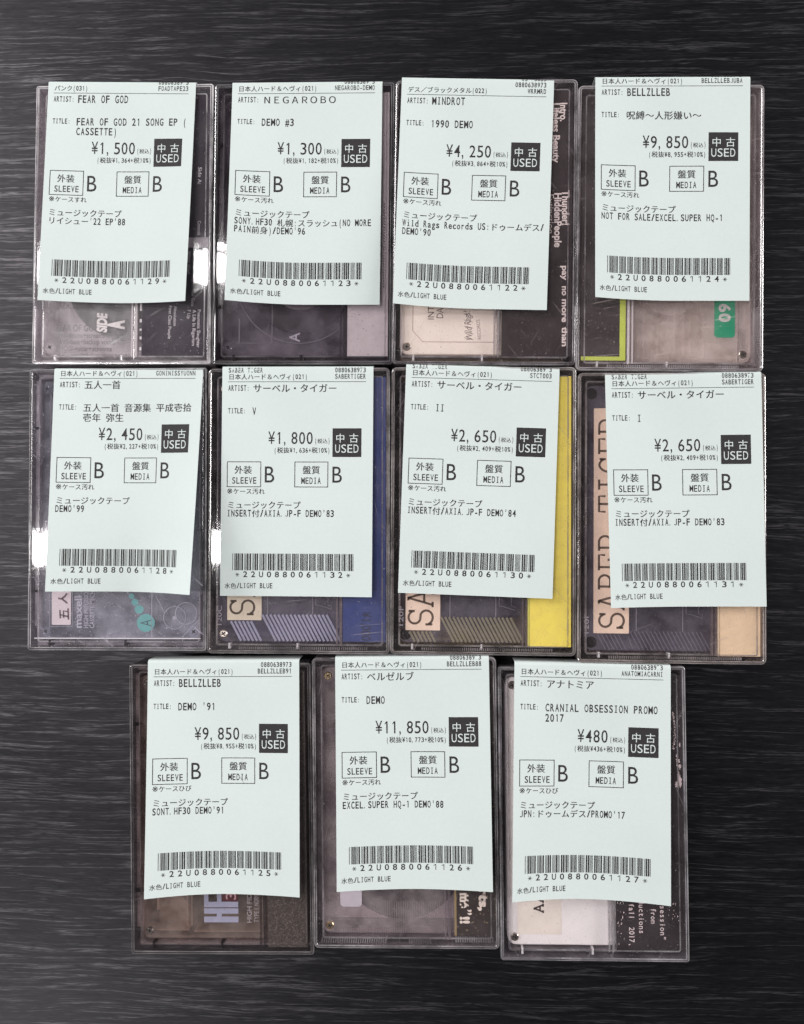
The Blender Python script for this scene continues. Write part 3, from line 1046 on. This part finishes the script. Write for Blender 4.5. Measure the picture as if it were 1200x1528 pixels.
m.build('liner_sheet', plastic('slate_liner', (0.5, 0.5, 0.56), (104, 102, 118), 0.55, 0.2, 0.8, 0.1, 0.0), t)

# ---- cassettes 6, 7, 8 : the same kind of tape with a lettered label
TRI = [
    (5, (58, 70, 122), 'blue card with a rubber-stamped price, right side of its case', (118, 118, 150), -49.9, 16.9, (238, 222, 200), -27.9, -14.6, -42.1, 'clear tape with diagonal ribs and short cream label, in the case with the blue card', (17.5, 22.0), METAL),
    (6, (252, 228, 106), 'bright yellow card at the right side of its case', (196, 178, 110), -51.3, 17.8, (244, 216, 196), -29.2, -16.0, -45.7, 'clear tape with diagonal ribs and dark reel, in the case with the yellow card', (23.2, 16.0), BLACKMETAL),
    (7, (234, 205, 172), 'tan card at the right side of its case', (110, 98, 106), -51.7, 18.4, (240, 210, 190), -28.3, -15.0, -43.9, 'clear tape with long pink-beige lettered label, in the case with the tan card', (20.0, 20.0), BLACKMETAL),
]
sab = matte('brown_lettering', (96, 80, 70), 0.7, 0.2, 0.25, 2500)
for k, col, lab, ins, yb, xl, lc, lx0, lx1, ly0, tl, packs, scr in TRI:
    make_case(k)
    c = make_card(k, col, lab, ins, xl=xl, xr=33.0, yb=yb)
    if k == 5:
        printed('stamped_price', matte('stamp_ink', (48, 50, 72), 0.7), c, lambda mb: mono(mb, '', 0, 0, 1, 1, 1) or words(mb, '\u00a51,000', 24.2, -38.5, 3.4, -90, 11.0, z=15.44, bold=0.006))
    if k != 5:
        m = MB()
        m.box(xl - 0.85, xl - 0.1, yb - 0.1, 51.2, 15.0, 15.15)
        m.build('folded_edge', matte('card_edge_%02d' % k, tuple(min(255, v + 20) for v in col), 0.6), c)
    sh = plastic('tape_ribbed_%02d' % k, (0.98, 0.97, 0.985), (180, 172, 188), 0.10, 0.08, 0.7, 0.25, 0.14, 3 + k)
    t = make_tape(k, sh, tl, packs=packs, screw=scr, sx=-29.3, hubmat=matte('grey_hub_%d' % k, (150, 146, 154), 0.4) if k != 6 else matte('teal_hub', (64, 116, 134), 0.4))
    label_plate(t, lx0, lx1, ly0, 41.5, lc, 'paper_label', 0.25)
    printed('label_lettering', sab, t, lambda mb: slab_text(mb, 'SABER TIGER', lx1 - (2.9 if k != 7 else 2.0), ly0 + 1.5 + (0.1 if k != 7 else 0), 7.35, 9.3, TT + 0.13, 0.85))
    rm = plastic('rib_%02d' % k, (0.9, 0.9, 0.92), {5: (214, 210, 238), 6: (186, 176, 150), 7: (166, 156, 170)}[k], {5: 0.5, 6: 0.45, 7: 0.35}[k], 0.1, 1.4, 0.2, 0)
    yt_ = {5: -39.9, 6: -40.6, 7: -43.0}[k]
    diag_ribs(t, rm, lx1 + 0.3, 13.5, -50.0, yt_, 1.55, 0.85 if k != 7 else 0.35)
    diag_ribs(t, rm, lx0 + 1.5, lx1 - 1, -50.0, ly0 - 0.4, 1.55, 0.85 if k != 7 else 0.35)
    m = MB()
    m.box(-12.4, -12.15, yt_, 40, TT + 0.012, TT + 0.12)
    m.box(5.0, 5.25, yt_, 40, TT + 0.012, TT + 0.12)
    # outlined letter A turned on its side
    m.ribbon([(6.4, -33.0), (6.4, -36.2), (8.2, -36.5), (12.5, -37.8), (12.5, -36.6), (11.0, -36.2), (11.0, -33.0)], 0.2, TT + 0.012, 0.06)
    m.build('moulded_outline', plastic('outline_clear', (0.9, 0.9, 0.9), (190, 182, 190), 0.45, 0.1, 1.2, 0.2, 0), t)
    printed('side_code', matte('pale_code', (196, 190, 200), 0.6), t, lambda mb: words(mb, '120C' if k == 5 else '120F', -30.1, -44.0, 1.7, 90, 7.4, bold=0.0, z=TT + 0.03))
    if k != 5:
        m = MB()
        f = rrect(-14.5 if k == 7 else -15.5, 14.5, yt_, 41, 1.0)
        m.loft([at_z(f(0), 12.2), at_z(f(0), 12.3)])
        m.build('window_tint', plastic('window_tint_%d' % k, (0.62, 0.60, 0.64), (70, 64, 72), 0.15, 0.1, 0.5, 0, 0), t)
    else:
        m = MB()
        f = rrect(-14.4, 14.5, yt_, 41, 1.0)
        m.loft([at_z(f(0), 12.2), at_z(f(0), 12.3)])
        m.build('window_tint', plastic('window_tint_5', (0.75, 0.74, 0.78), (112, 108, 120), 0.5, 0.1, 0.5, 0, 0), t)

# ---- cassette 9
make_case(8)
c = make_card(8, (78, 70, 66), 'speckled black card in the smoky case of the bottom row', (84, 70, 64), xl=17.2, xr=32.0, yb=-52.6, speck=((132, 120, 114), 2300, 0.54))
sh = plastic('tape_smoky_brown', (0.97, 0.93, 0.91), (206, 190, 182), 0.17, 0.08, 0.6, 0.25, 0.08, 5.1)
t = make_tape(8, sh, 'smoky brown tape with large pale lilac block letters', packs=(21.0, 20.0), screw=matte('screw_dark_steel', (120, 112, 108), 0.25, 0.5, 0.1, 2000, metal=1.0), sx=-28.7)
lil = matte('lilac_block_print', (182, 180, 204), 0.5)
printed('block_letters', lil, t, lambda mb: (
    mb.box(-7.7, 5.5, -44.2, -42.0, TT + 0.015, TT + 0.05), mb.box(-7.7, 5.5, -40.9, -38.9, TT + 0.015, TT + 0.05), mb.box(-2.8, -0.9, -42.0, -40.9, TT + 0.015, TT + 0.05),
    mb.box(-7.7, 5.5, -38.5, -36.4, TT + 0.015, TT + 0.05), mb.box(-7.7, -6.0, -36.4, -28.0, TT + 0.015, TT + 0.05), mb.box(-2.7, -1.0, -36.4, -29.5, TT + 0.015, TT + 0.05)))
m = MB()
m.box(-0.6, 5.5, -36.2, -28.0, TT + 0.015, TT + 0.045)
m.build('red_panel', matte('maroon_print', (104, 54, 62), 0.5), t)
printed('printed_number', matte('pink_print', (226, 176, 186), 0.5), t, lambda mb: words(mb, '30', 4.6, -35.6, 3.8, 90, 7.0, bold=0.01, z=TT + 0.06))
printed('printed_letters', matte('rose_grey_print', (190, 178, 182), 0.5), t, lambda mb: (
    words(mb, 'HIGH FIDELITY', 10.6, -44.3, 1.75, 90, 17.5, bold=0.012, z=TT + 0.03),
    words(mb, 'TYPE I', 13.3, -44.2, 1.75, 90, 5.2, z=TT + 0.03),
    words(mb, 'NORMAL', 13.3, -37.8, 1.75, 90, 5.5, bold=0.02, z=TT + 0.03)))
m = MB()
m.box(-27.5, -14.8, -47.5, -30, 6.0, 6.3)
m.box(-26.3, -25.5, -40, 40, 6.3, 12.4)
m.box(-14.8, -14.2, -46, 40, 6.3, 12.4)
m.box(-13.0, -12.6, -46, 40, 6.3, 12.4)
m.box(-30.8, -14.0, -47.9, -47.5, 6.3, 12.4)
m.box(-12, 14, -48.4, -48.0, 6.3, 12.4)
m.build('inner_ribs', plastic('brown_rib', (0.9, 0.86, 0.84), (214, 192, 182), 0.5, 0.1, 1.4, 0.2, 0), t)

# ---- cassette 10
make_case(9)
c = make_card(9, (48, 40, 36), 'worn black card with white gothic letters, middle of the bottom row', (226, 212, 216), xl=18.5, xr=33.4, yb=-50.0, speck=((150, 128, 104), 700, 0.63))


def goth(mb):
    z = 15.44
    words(mb, 'me', 20.4, -34.2, 3.2, -89, 5.6, bold=0.05, z=z)
    words(mb, '\u201d', 20.6, -40.4, 3.8, -89, 2.0, bold=0.02, z=z)
    words(mb, '!!', 20.3, -43.0, 3.3, -89, 2.6, bold=0.05, z=z)
    words(mb, 'hearts,', 27.3, -23.5, 3.2, -89, 17.3, bold=0.05, z=z)
    # broken-pen hairlines of the black letter
    for yy in (-34.6, -36.4, -38.2):
        mb.ribbon([(20.2, yy), (20.7, yy - 0.5)], 0.5, z + 0.02, 0.01)
        mb.ribbon([(22.9, yy - 0.2), (23.4, yy - 0.8)], 0.5, z + 0.02, 0.01)


printed('printed_letters', matte('bone_print', (238, 222, 210), 0.6), c, goth)
label_plate(c, 18.1, 18.9, -50.0, 51, (150, 128, 92), 'worn_edge', 0.1, 15.43)
sh = plastic('tape_clear_grey', (0.985, 0.97, 0.975), (236, 222, 224), 0.13, 0.08, 0.6, 0.25, 0.10, 6.2)
t = make_tape(9, sh, 'clear tape with fine ribs, full dark reel and small white rounded sticker', packs=(24.6, 11.0), screw=BRASS, sx=-29.1)
label_plate(t, -25.1, -16.9, -40.3, 40, (200, 190, 198), 'white_sticker', 1.3)
rm = plastic('fine_rib', (0.92, 0.91, 0.92), (186, 170, 172), 0.42, 0.1, 1.2, 0.2, 0)
m = MB()
for i in range(50):
    cx = -24.5 + i * 0.86
    m.box(cx, cx + 0.3, -49.9, -48.2, TT + 0.012, TT + 0.25)
    if i > 12:
        m.box(cx + 0.05, cx + 0.2, -48.2, -38.0, TT + 0.012, TT + 0.06)
m.build('grip_ribs', rm, t)
m = MB()
for i in range(6):
    m.box(-30.8 + i * 1.0, -30.5 + i * 1.0, -38 + (i % 3), 40, 6.0, 12.4)
m.box(-30.8, -25.5, -36.2, -35.8, 6.0, 12.4)
m.tubering(-29.0, -41.0, 3.0, 3.3, 6.0, 12.4, n=30)
m.build('inner_ribs', sh, t)

# ---- cassette 11
make_case(10)
c = make_card(10, (46, 38, 40), 'black card with white typewriter text and white blotches, lower right', (40, 34, 36), xl=8.3, xr=33.2, yb=-51.4)


def typ(mb):
    z = 15.44
    def tw(text, x, y, pitch, hh):
        for i, ch in enumerate(text):
            if ch == ' ':
                continue
            v, f_, a0, a1, b0, b1 = outline(ch, 0.012)
            nat = (a1 - a0) * hh / CAP
            L = min(pitch * 0.85, nat)
            words(mb, ch, x, y - i * pitch - (pitch - L) / 2, hh, -90.5, L, bold=0.012, z=z)
    tw('Obsession"', 24.6, -31.0, 1.62, 1.9)
    tw('from', 21.2, -35.4, 1.45, 1.9)
    tw('Productions', 16.8, -27.6, 1.58, 1.9)
    tw('fall  2017,', 13.1, -33.7, 1.45, 1.9)
    rr = random.Random(11)
    def blot(cx, cy, rx, ry, n=20, j=0.5):
        pts = []
        for i in range(n):
            a = 2 * math.pi * i / n
            s = 1 + rr.uniform(-j, j)
            pts.append((cx + rx * s * math.cos(a), cy + ry * s * math.sin(a), z))
        mb.add(pts + [(cx, cy, z)], [(i, (i + 1) % n, n) for i in range(n)])
    yy = 37.0
    while yy > 23.5:
        xx = 30.3 + 0.75 * math.sin((37 - yy) / 13.5 * math.pi) + rr.uniform(-0.2, 0.2)
        blot(xx, yy, rr.uniform(0.12, 0.4), rr.uniform(0.25, 0.6), 9)
        yy -= rr.uniform(0.25, 0.6)
    blot(32.0, 19.3, 0.7, 0.9, 14)
    blot(31.7, 20.9, 0.4, 0.7, 10)
    blot(32.5, 17.2, 0.55, 1.0, 14, 0.6)
    blot(31.7, 17.8, 0.3, 0.5, 10)
    blot(32.5, 12.2, 0.75, 2.3, 22, 0.5)
    blot(31.4, 10.4, 0.7, 1.0, 18, 0.6)
    blot(32.8, 25.2, 0.2, 0.8, 8)
    for i in range(40):
        gx = rr.choice((rr.uniform(8.8, 11.5), rr.uniform(8.8, 11.5), rr.uniform(27.5, 31.5)))
        gy = rr.uniform(-49, -30) if gx < 15 else rr.uniform(-40, -33)
        blot(gx, gy, rr.uniform(0.05, 0.2), rr.uniform(0.08, 0.5), 7, 0.6)


printed('printed_text', matte('typed_white', (226, 206, 206), 0.65), c, typ)
sh = matte('white_shell', (246, 238, 237), 0.38, 0.45, 0.03, 120)
t = make_tape(10, sh, 'white tape with cream label and shiny steel screw, lower right', opaque=True)
label_plate(t, -28.1, -11.7, -46.3, 46, (236, 224, 214), 'paper_label', 0.2)
printed('typed_name', matte('typed_brown', (70, 54, 54), 0.7), t, lambda mb: slab_text(mb, 'A', -18.5, -38.3, 3.6, 3.3, TT + 0.13, 0.62) or slab_text(mb, 'ATI', -18.5, -34.5, 3.6, 3.3, TT + 0.13, 0.62))

# ------------------------------------------------------------------ price slips
H1 = '\u65e5\u672c\u4eba\u30cf\u30fc\u30c9\uff06\u30d8\u30f4\u30a3(021)'
MT = '\u30df\u30e5\u30fc\u30b8\u30c3\u30af\u30c6\u30fc\u30d7'
YOG = '\u203b\u30b1\u30fc\u30b9\u6c5a\u308c'
HIBI = '\u203b\u30b1\u30fc\u30b9\u3072\u3073'
STG = '\u30b5\u30fc\u30d9\u30eb\u30fb\u30bf\u30a4\u30ac\u30fc'
# x, y of the lower middle, turn, height to the fold, curl of the left, right and middle lower edge
SLIPS = [
    ((-121.99, 87.19, -0.0256, 86.8, 2.6, 4.7, 0.0), ['\u30d1\u30f3\u30af(031)'], ['0880638973', 'FOADTAPE23'], 'FEAR OF GOD', ['FEAR OF GOD 21 SONG EP (', 'CASSETTE)'], '1,500', '1,364', '\u203b\u30b1\u30fc\u30b9\u3059\u308c', [MT, "\u30ea\u30a4\u30b7\u30e5\u30fc'22 EP'88"], '9'),
    ((-48.50, 85.86, -0.0107, 86.7, 6.5, 0.3, 0.0), [H1], ['0880638973', 'NEGAROBO-DEMO'], '\uff2e\uff25\uff27\uff21\uff32\uff2f\uff22\uff2f', ['DEMO #3'], '1,300', '1,182', YOG, [MT, 'SONY.HF30 \u672d\u5e4c:\u30b9\u30e9\u30c3\u30b7\u30e5(NO MORE', "PAIN\u524d\u8eab)/DEMO'96"], '3'),
    ((14.70, 83.77, -0.0365, 88.9, 4.6, 1.0, 0.0), ['\u30c7\u30b9\uff0f\u30d6\u30e9\u30c3\u30af\u30e1\u30bf\u30eb(022)'], ['057F5033', '0880638973', 'WRRMRD'], 'MINDROT', ['1990 DEMO'], '4,250', '3,864', YOG, [MT, 'Wild Rags Records US:\u30c9\u30a5\u30fc\u30e0\u30c7\u30b9/', "DEMO'90"], '2'),
    ((90.14, 86.07, -0.0158, 85.8, 4.5, 0.7, 0.0), [H1], ['0880638973', 'BELLZLLEBJUBA'], 'BELLZLLEB', ['\u546a\u7e1b\uff5e\u4eba\u5f62\u5acc\u3044\uff5e'], '9,850', '8,955', YOG, [MT, 'NOT FOR SALE/EXCEL.SUPER HQ-1'], '4'),
    ((-116.92, -23.84, -0.0065, 85.9, 3.3, 12.5, 1.2), [H1], ['0880638973', 'GONINISSYUONN'], '\u4e94\u4eba\u4e00\u9996', ['\u4e94\u4eba\u4e00\u9996 \u97f3\u6e90\u96c6 \u5e73\u6210\u58f1\u62fe', '\u58f1\u5e74 \u5f25\u751f'], '2,450', '2,227', YOG, [MT, "DEMO'99"], '8'),
    ((-51.26, -25.49, -0.0047, 87.9, 0.2, 1.2, 0.0), ['SABER TIGER', H1], ['0880638973', 'SABERTIGER'], STG, ['V'], '1,800', '1,636', YOG, [MT, "INSERT\u4ed8/AXIA.JP-F DEMO'83"], '32'),
    ((16.58, -24.99, -0.0351, 87.1, 0.3, 0.5, 0.0), ['SABER TIGER', H1], ['0880638973', 'STCT003'], STG, ['II'], '2,650', '2,409', YOG, [MT, "INSERT\u4ed8/AXIA.JP-F DEMO'84"], '30'),
    ((95.16, -28.68, 0.0066, 87.8, 5.0, 0.8, 0.7), ['SABER TIGER', H1], ['0880638973', 'SABERTIGER'], STG, ['I'], '2,650', '2,409', YOG, [MT, "INSERT\u4ed8/AXIA.JP-F DEMO'83"], '31'),
    ((-77.99, -137.82, 0.0105, 88.2, 4.9, 2.6, 0.0), [H1], ['0880638973', 'BELLZLLEB91'], 'BELLZLLEB', ["DEMO '91"], '9,850', '8,955', HIBI, [MT, "SONT.HF30 DEMO'91"], '5'),
    ((-6.02, -134.68, 0.0139, 86.8, 3.0, 2.7, 0.0), [H1], ['0880638973', 'BELLZLLEB88'], '\u30d9\u30eb\u30bc\u30eb\u30d6', ['DEMO'], '11,850', '10,773', YOG, [MT, "EXCEL.SUPER HQ-1 DEMO'88"], '6'),
    ((58.88, -137.40, -0.0174, 87.35, 5.0, 3.6, 0.0), [H1], ['0880638973', 'ANATOMIACARNI'], '\u30a2\u30ca\u30c8\u30df\u30a2', ['CRANIAL OBSESSION PROMO', '2017'], '480', '436', HIBI, [MT, "JPN:\u30c9\u30a5\u30fc\u30e0\u30c7\u30b9/PROMO'17"], '7'),
]
SLIP_LABELS = [
    'mint price slip of 1,500 yen lying on the case with the purple card',
    'mint price slip of 1,300 yen with its lower left corner curling up',
    'mint price slip of 4,250 yen, slightly tilted on the case with the cream tape',
    'mint price slip of 9,850 yen with a Japanese title, over the lime-edged card',
    'mint price slip of 2,450 yen curling up at its lower right corner',
    'mint price slip of 1,800 yen on the case with the blue card',
    'mint price slip of 2,650 yen on the case with the yellow card',
    'mint price slip of 2,650 yen on the case with the tan card',
    'mint price slip of 9,850 yen in the bottom row, over pale lilac letters',
    'mint price slip of 11,850 yen, the dearest one',
    'mint price slip of 480 yen, the cheapest one',
]
C39 = {'0': 'nnnwwnwnn', '1': 'wnnwnnnnw', '2': 'nnwwnnnnw', '3': 'wnwwnnnnn', '4': 'nnnwwnnnw', '5': 'wnnwwnnnn', '6': 'nnwwwnnnn',
       '7': 'nnnwnnwnw', '8': 'wnnwnnwnn', '9': 'nnwwnnwnn', 'U': 'wwnnnnnnw', '*': 'nwnnwnwnn'}
K = 15.5


def ux(zx):
    return (zx - 85) / K


def vy(zy):
    return (1438 - zy) / 15.71


SW = 58.0
FOLD_R = 1.3


def make_slip(i):
    (x, y, rz, h, zl, zr, zc), left, right, artist, title, price, net, note, desc, code = SLIPS[i]
    if len(code) == 1:
        code = '22U088006112' + code
    else:
        code = '22U08800611' + code
    t = thing('price_slip', SLIP_LABELS[i], 'price slip', (x, y, 0), rz, 'mint green price slips on the cassette cases')
    rnd = random.Random(900 + i)
    ph = rnd.random() * 6
    vf = h - FOLD_R
    z0 = ZT + 0.12

    def surf(u, v, dz):
        s = (u - SW / 2) / (SW / 2)
        vv = min(v, vf)
        g = max(0.0, 1 - max(vv, 0) / vf)
        g = g ** 1.15
        lift = (zl if s < 0 else zr) * abs(s) ** 1.8 * g + zc * g + 0.10 * (1 + math.sin(ph + v * 0.11 + s * 1.3)) * (1 - max(0, s * s - 0.2)) * min(1, max(0, (vf - vv) / 10))
        if v <= vf:
            return (u - SW / 2, v, z0 + lift + dz)
        a = (v - vf) / FOLD_R
        if a < math.pi / 2:
            r = FOLD_R + dz
            return (u - SW / 2, vf + r * math.sin(a), z0 - FOLD_R + r * math.cos(a))
        return (u - SW / 2, vf + FOLD_R + dz, z0 - FOLD_R - (a - math.pi / 2) * FOLD_R)

    # paper with thickness
    th = 0.09
    us = [SW * k / 24 for k in range(25)]
    arc = FOLD_R * math.pi / 2
    vs = [vf * k / 30 for k in range(31)] + [vf + arc * k / 6 for k in range(1, 7)] + [vf + arc + 3, vf + arc + 8]
    m = MB()
    nu, nv = len(us), len(vs)
    top = [surf(u, v, 0) for v in vs for u in us]
    bot = [surf(u, v, -th) for v in vs for u in us]
    fs = []
    N = nu * nv
    for b in range(nv - 1):
        for a in range(nu - 1):
            q = (b * nu + a, b * nu + a + 1, (b + 1) * nu + a + 1, (b + 1) * nu + a)
            fs.append(q)
            fs.append(tuple(N + j for j in reversed(q)))
    allv = top + bot
    def side(lst):
        o = len(allv)
        allv.extend([top[a] for a in lst] + [bot[a] for a in lst])
        n = len(lst)
        for a in range(n - 1):
            fs.append((o + a + 1, o + a, o + n + a, o + n + a + 1))
    side(list(range(nu)))
    side([(nv - 1) * nu + a for a in range(nu - 1, -1, -1)])
    side([b * nu for b in range(nv - 1, -1, -1)])
    side([b * nu + nu - 1 for b in range(nv)])
    m.add(allv, fs)
    m.build('paper', PAPER, t, smooth=False).data.polygons.foreach_set('use_smooth', [True] * (2 * (nu - 1) * (nv - 1)) + [False] * (len(fs) - 2 * (nu - 1) * (nv - 1)))

    def warp(mb, dz):
        mb.v = [surf(p[0], p[1], dz + p[2]) for p in mb.v]
        return mb

    def rect(mb, a0, a1, b0, b1, n=1, m_=1):
        for p in range(n):
            for q in range(m_):
                xa, xb = a0 + (a1 - a0) * p / n, a0 + (a1 - a0) * (p + 1) / n
                ya, yb = b0 + (b1 - b0) * q / m_, b0 + (b1 - b0) * (q + 1) / m_
                mb.add([(xa, ya, 0), (xb, ya, 0), (xb, yb, 0), (xa, yb, 0)], [(0, 1, 2, 3)])

    c1 = 18.5 / K
    m = MB()
    # heading lines, above the rule; the upper ones run over the fold
    for j, s in enumerate(reversed(left)):
        mono(m, s, ux(121), vy(137) + j * 2.55, 1.8, c1 * 1.02, 38 / K, bold=0.016)
    for j, s in enumerate(reversed(right)):
        mono(m, s, ux(941), vy(135) + j * 2.45, 1.8, c1, 38 / K, right=True, bold=0.014)
    rect(m, ux(120), ux(941), vy(154.5), vy(151.5), 24)
    mono(m, 'ARTIST:', ux(120), vy(207), 2.1, c1, 38 / K, bold=0.016)
    mono(m, artist, ux(268), vy(213), 2.9, 28.3 / K, 55.8 / K, bold=0.016)
    mono(m, 'TITLE:', ux(120), vy(343), 1.95, c1 * 0.99, 38 / K, bold=0.016)
    for j, s in enumerate(title):
        mono(m, s, ux(264), vy(352 + 60 * j), 2.75, 28.2 / K, 55 / K, bold=0.016)
    mono(m, '\u00a5' + price, ux(632), vy(527), 4.5, 45.3 / K, 70 / K, right=True, fit=0.78, bold=0.004)
    mono(m, '(\u7a0e\u8fbc)', ux(732), vy(521), 1.9, 16 / K, 31 / K, right=True, bold=0.01)
    mono(m, '(\u7a0e\u629c\u00a5' + net + '+\u7a0e10%)', ux(732), vy(579), 1.75, c1, 38 / K, right=True, bold=0.015)
    mono(m, 'B', ux(342), vy(759), 6.15, 62 / K, 0, fit=0.9)
    mono(m, 'B', ux(743), vy(759), 6.15, 62 / K, 0, fit=0.9)
    mono(m, note, ux(118), vy(826), 1.8, c1, 38 / K, bold=0.016)
    for j, s in enumerate(desc):
        mono(m, s, ux(120), vy((912, 963, 1013)[j]), 2.5, 24.6 / K, 48.8 / K, bold=0.016)
    mono(m, '*' + code + '*', ux(163), vy(1325), 2.1, 47 / K, 0, fit=0.52, bold=0.016)
    mono(m, '\u6c34\u8272/LIGHT BLUE', ux(110), vy(1391), 1.9, 19.6 / K, 36 / K, bold=0.014)
    warp(m, 0.03).build('printed_text', INK, t)
    # condition boxes
    for (a0, a1, jp, en, jx, ex, ec) in ((119, 323, '\u5916\u88c5', 'SLEEVE', 162, 148, 25), (521, 721, '\u76e4\u8cea', 'MEDIA', 567, 560, 24)):
        m = MB()
        wd = 0.27
        A0, A1, B0, B1 = ux(a0), ux(a1), vy(787), vy(633)
        rect(m, A0, A1, B0, B0 + wd, 6)
        rect(m, A0, A1, B1 - wd, B1, 6)
        rect(m, A0, A0 + wd, B0 + wd, B1 - wd, 1, 5)
        rect(m, A1 - wd, A1, B0 + wd, B1 - wd, 1, 5)
        mono(m, jp, ux(jx), vy(703), 3, 2, 53.5 / K, bold=0.016)
        mono(m, en, ux(ex), vy(766), 2.4, ec / K, 0, bold=0.01)
        warp(m, 0.03).build('condition_box', INK, t)
    # used stamp
    m = MB()
    rect(m, ux(745), ux(916), vy(605), vy(433), 10, 8)
    st = warp(m, 0.03).build('used_stamp', INK, t)
    m = MB()
    mono(m, '\u4e2d', ux(761), vy(514), 3, 2, 59 / K, bold=0.006)
    mono(m, '\u53e4', ux(841), vy(514), 3, 2, 59 / K, bold=0.006)
    mono(m, 'USED', ux(757), vy(579), 3.1, 36.5 / K, 0, fit=0.78)
    warp(m, 0.055).build('stamp_lettering', PAPER, st)
    # bar code
    m = MB()
    xx = ux(157)
    unit = 720 / K / (15 * 14.5)
    for ch in '*' + code + '*':
        for q, p in enumerate(C39[ch]):
            wd = unit * (2.5 if p == 'w' else 1.0)
            if q % 2 == 0:
                rect(m, xx, xx + wd, vy(1285), vy(1184))
            xx += wd
        xx += unit
    warp(m, 0.03).build('bar_code', INK, t)
    if i == 8:
        m = MB()
        m.ribbon([(33.8, 45.2), (35.2, 44.0), (36.8, 41.8)], [0.1, 0.22, 0.08], 0, 0.005)
        warp(m, 0.03).build('scuff_mark', matte('grey_scuff', (150, 156, 152), 0.6), t)
    return t


for i in range(11):
    make_slip(i)
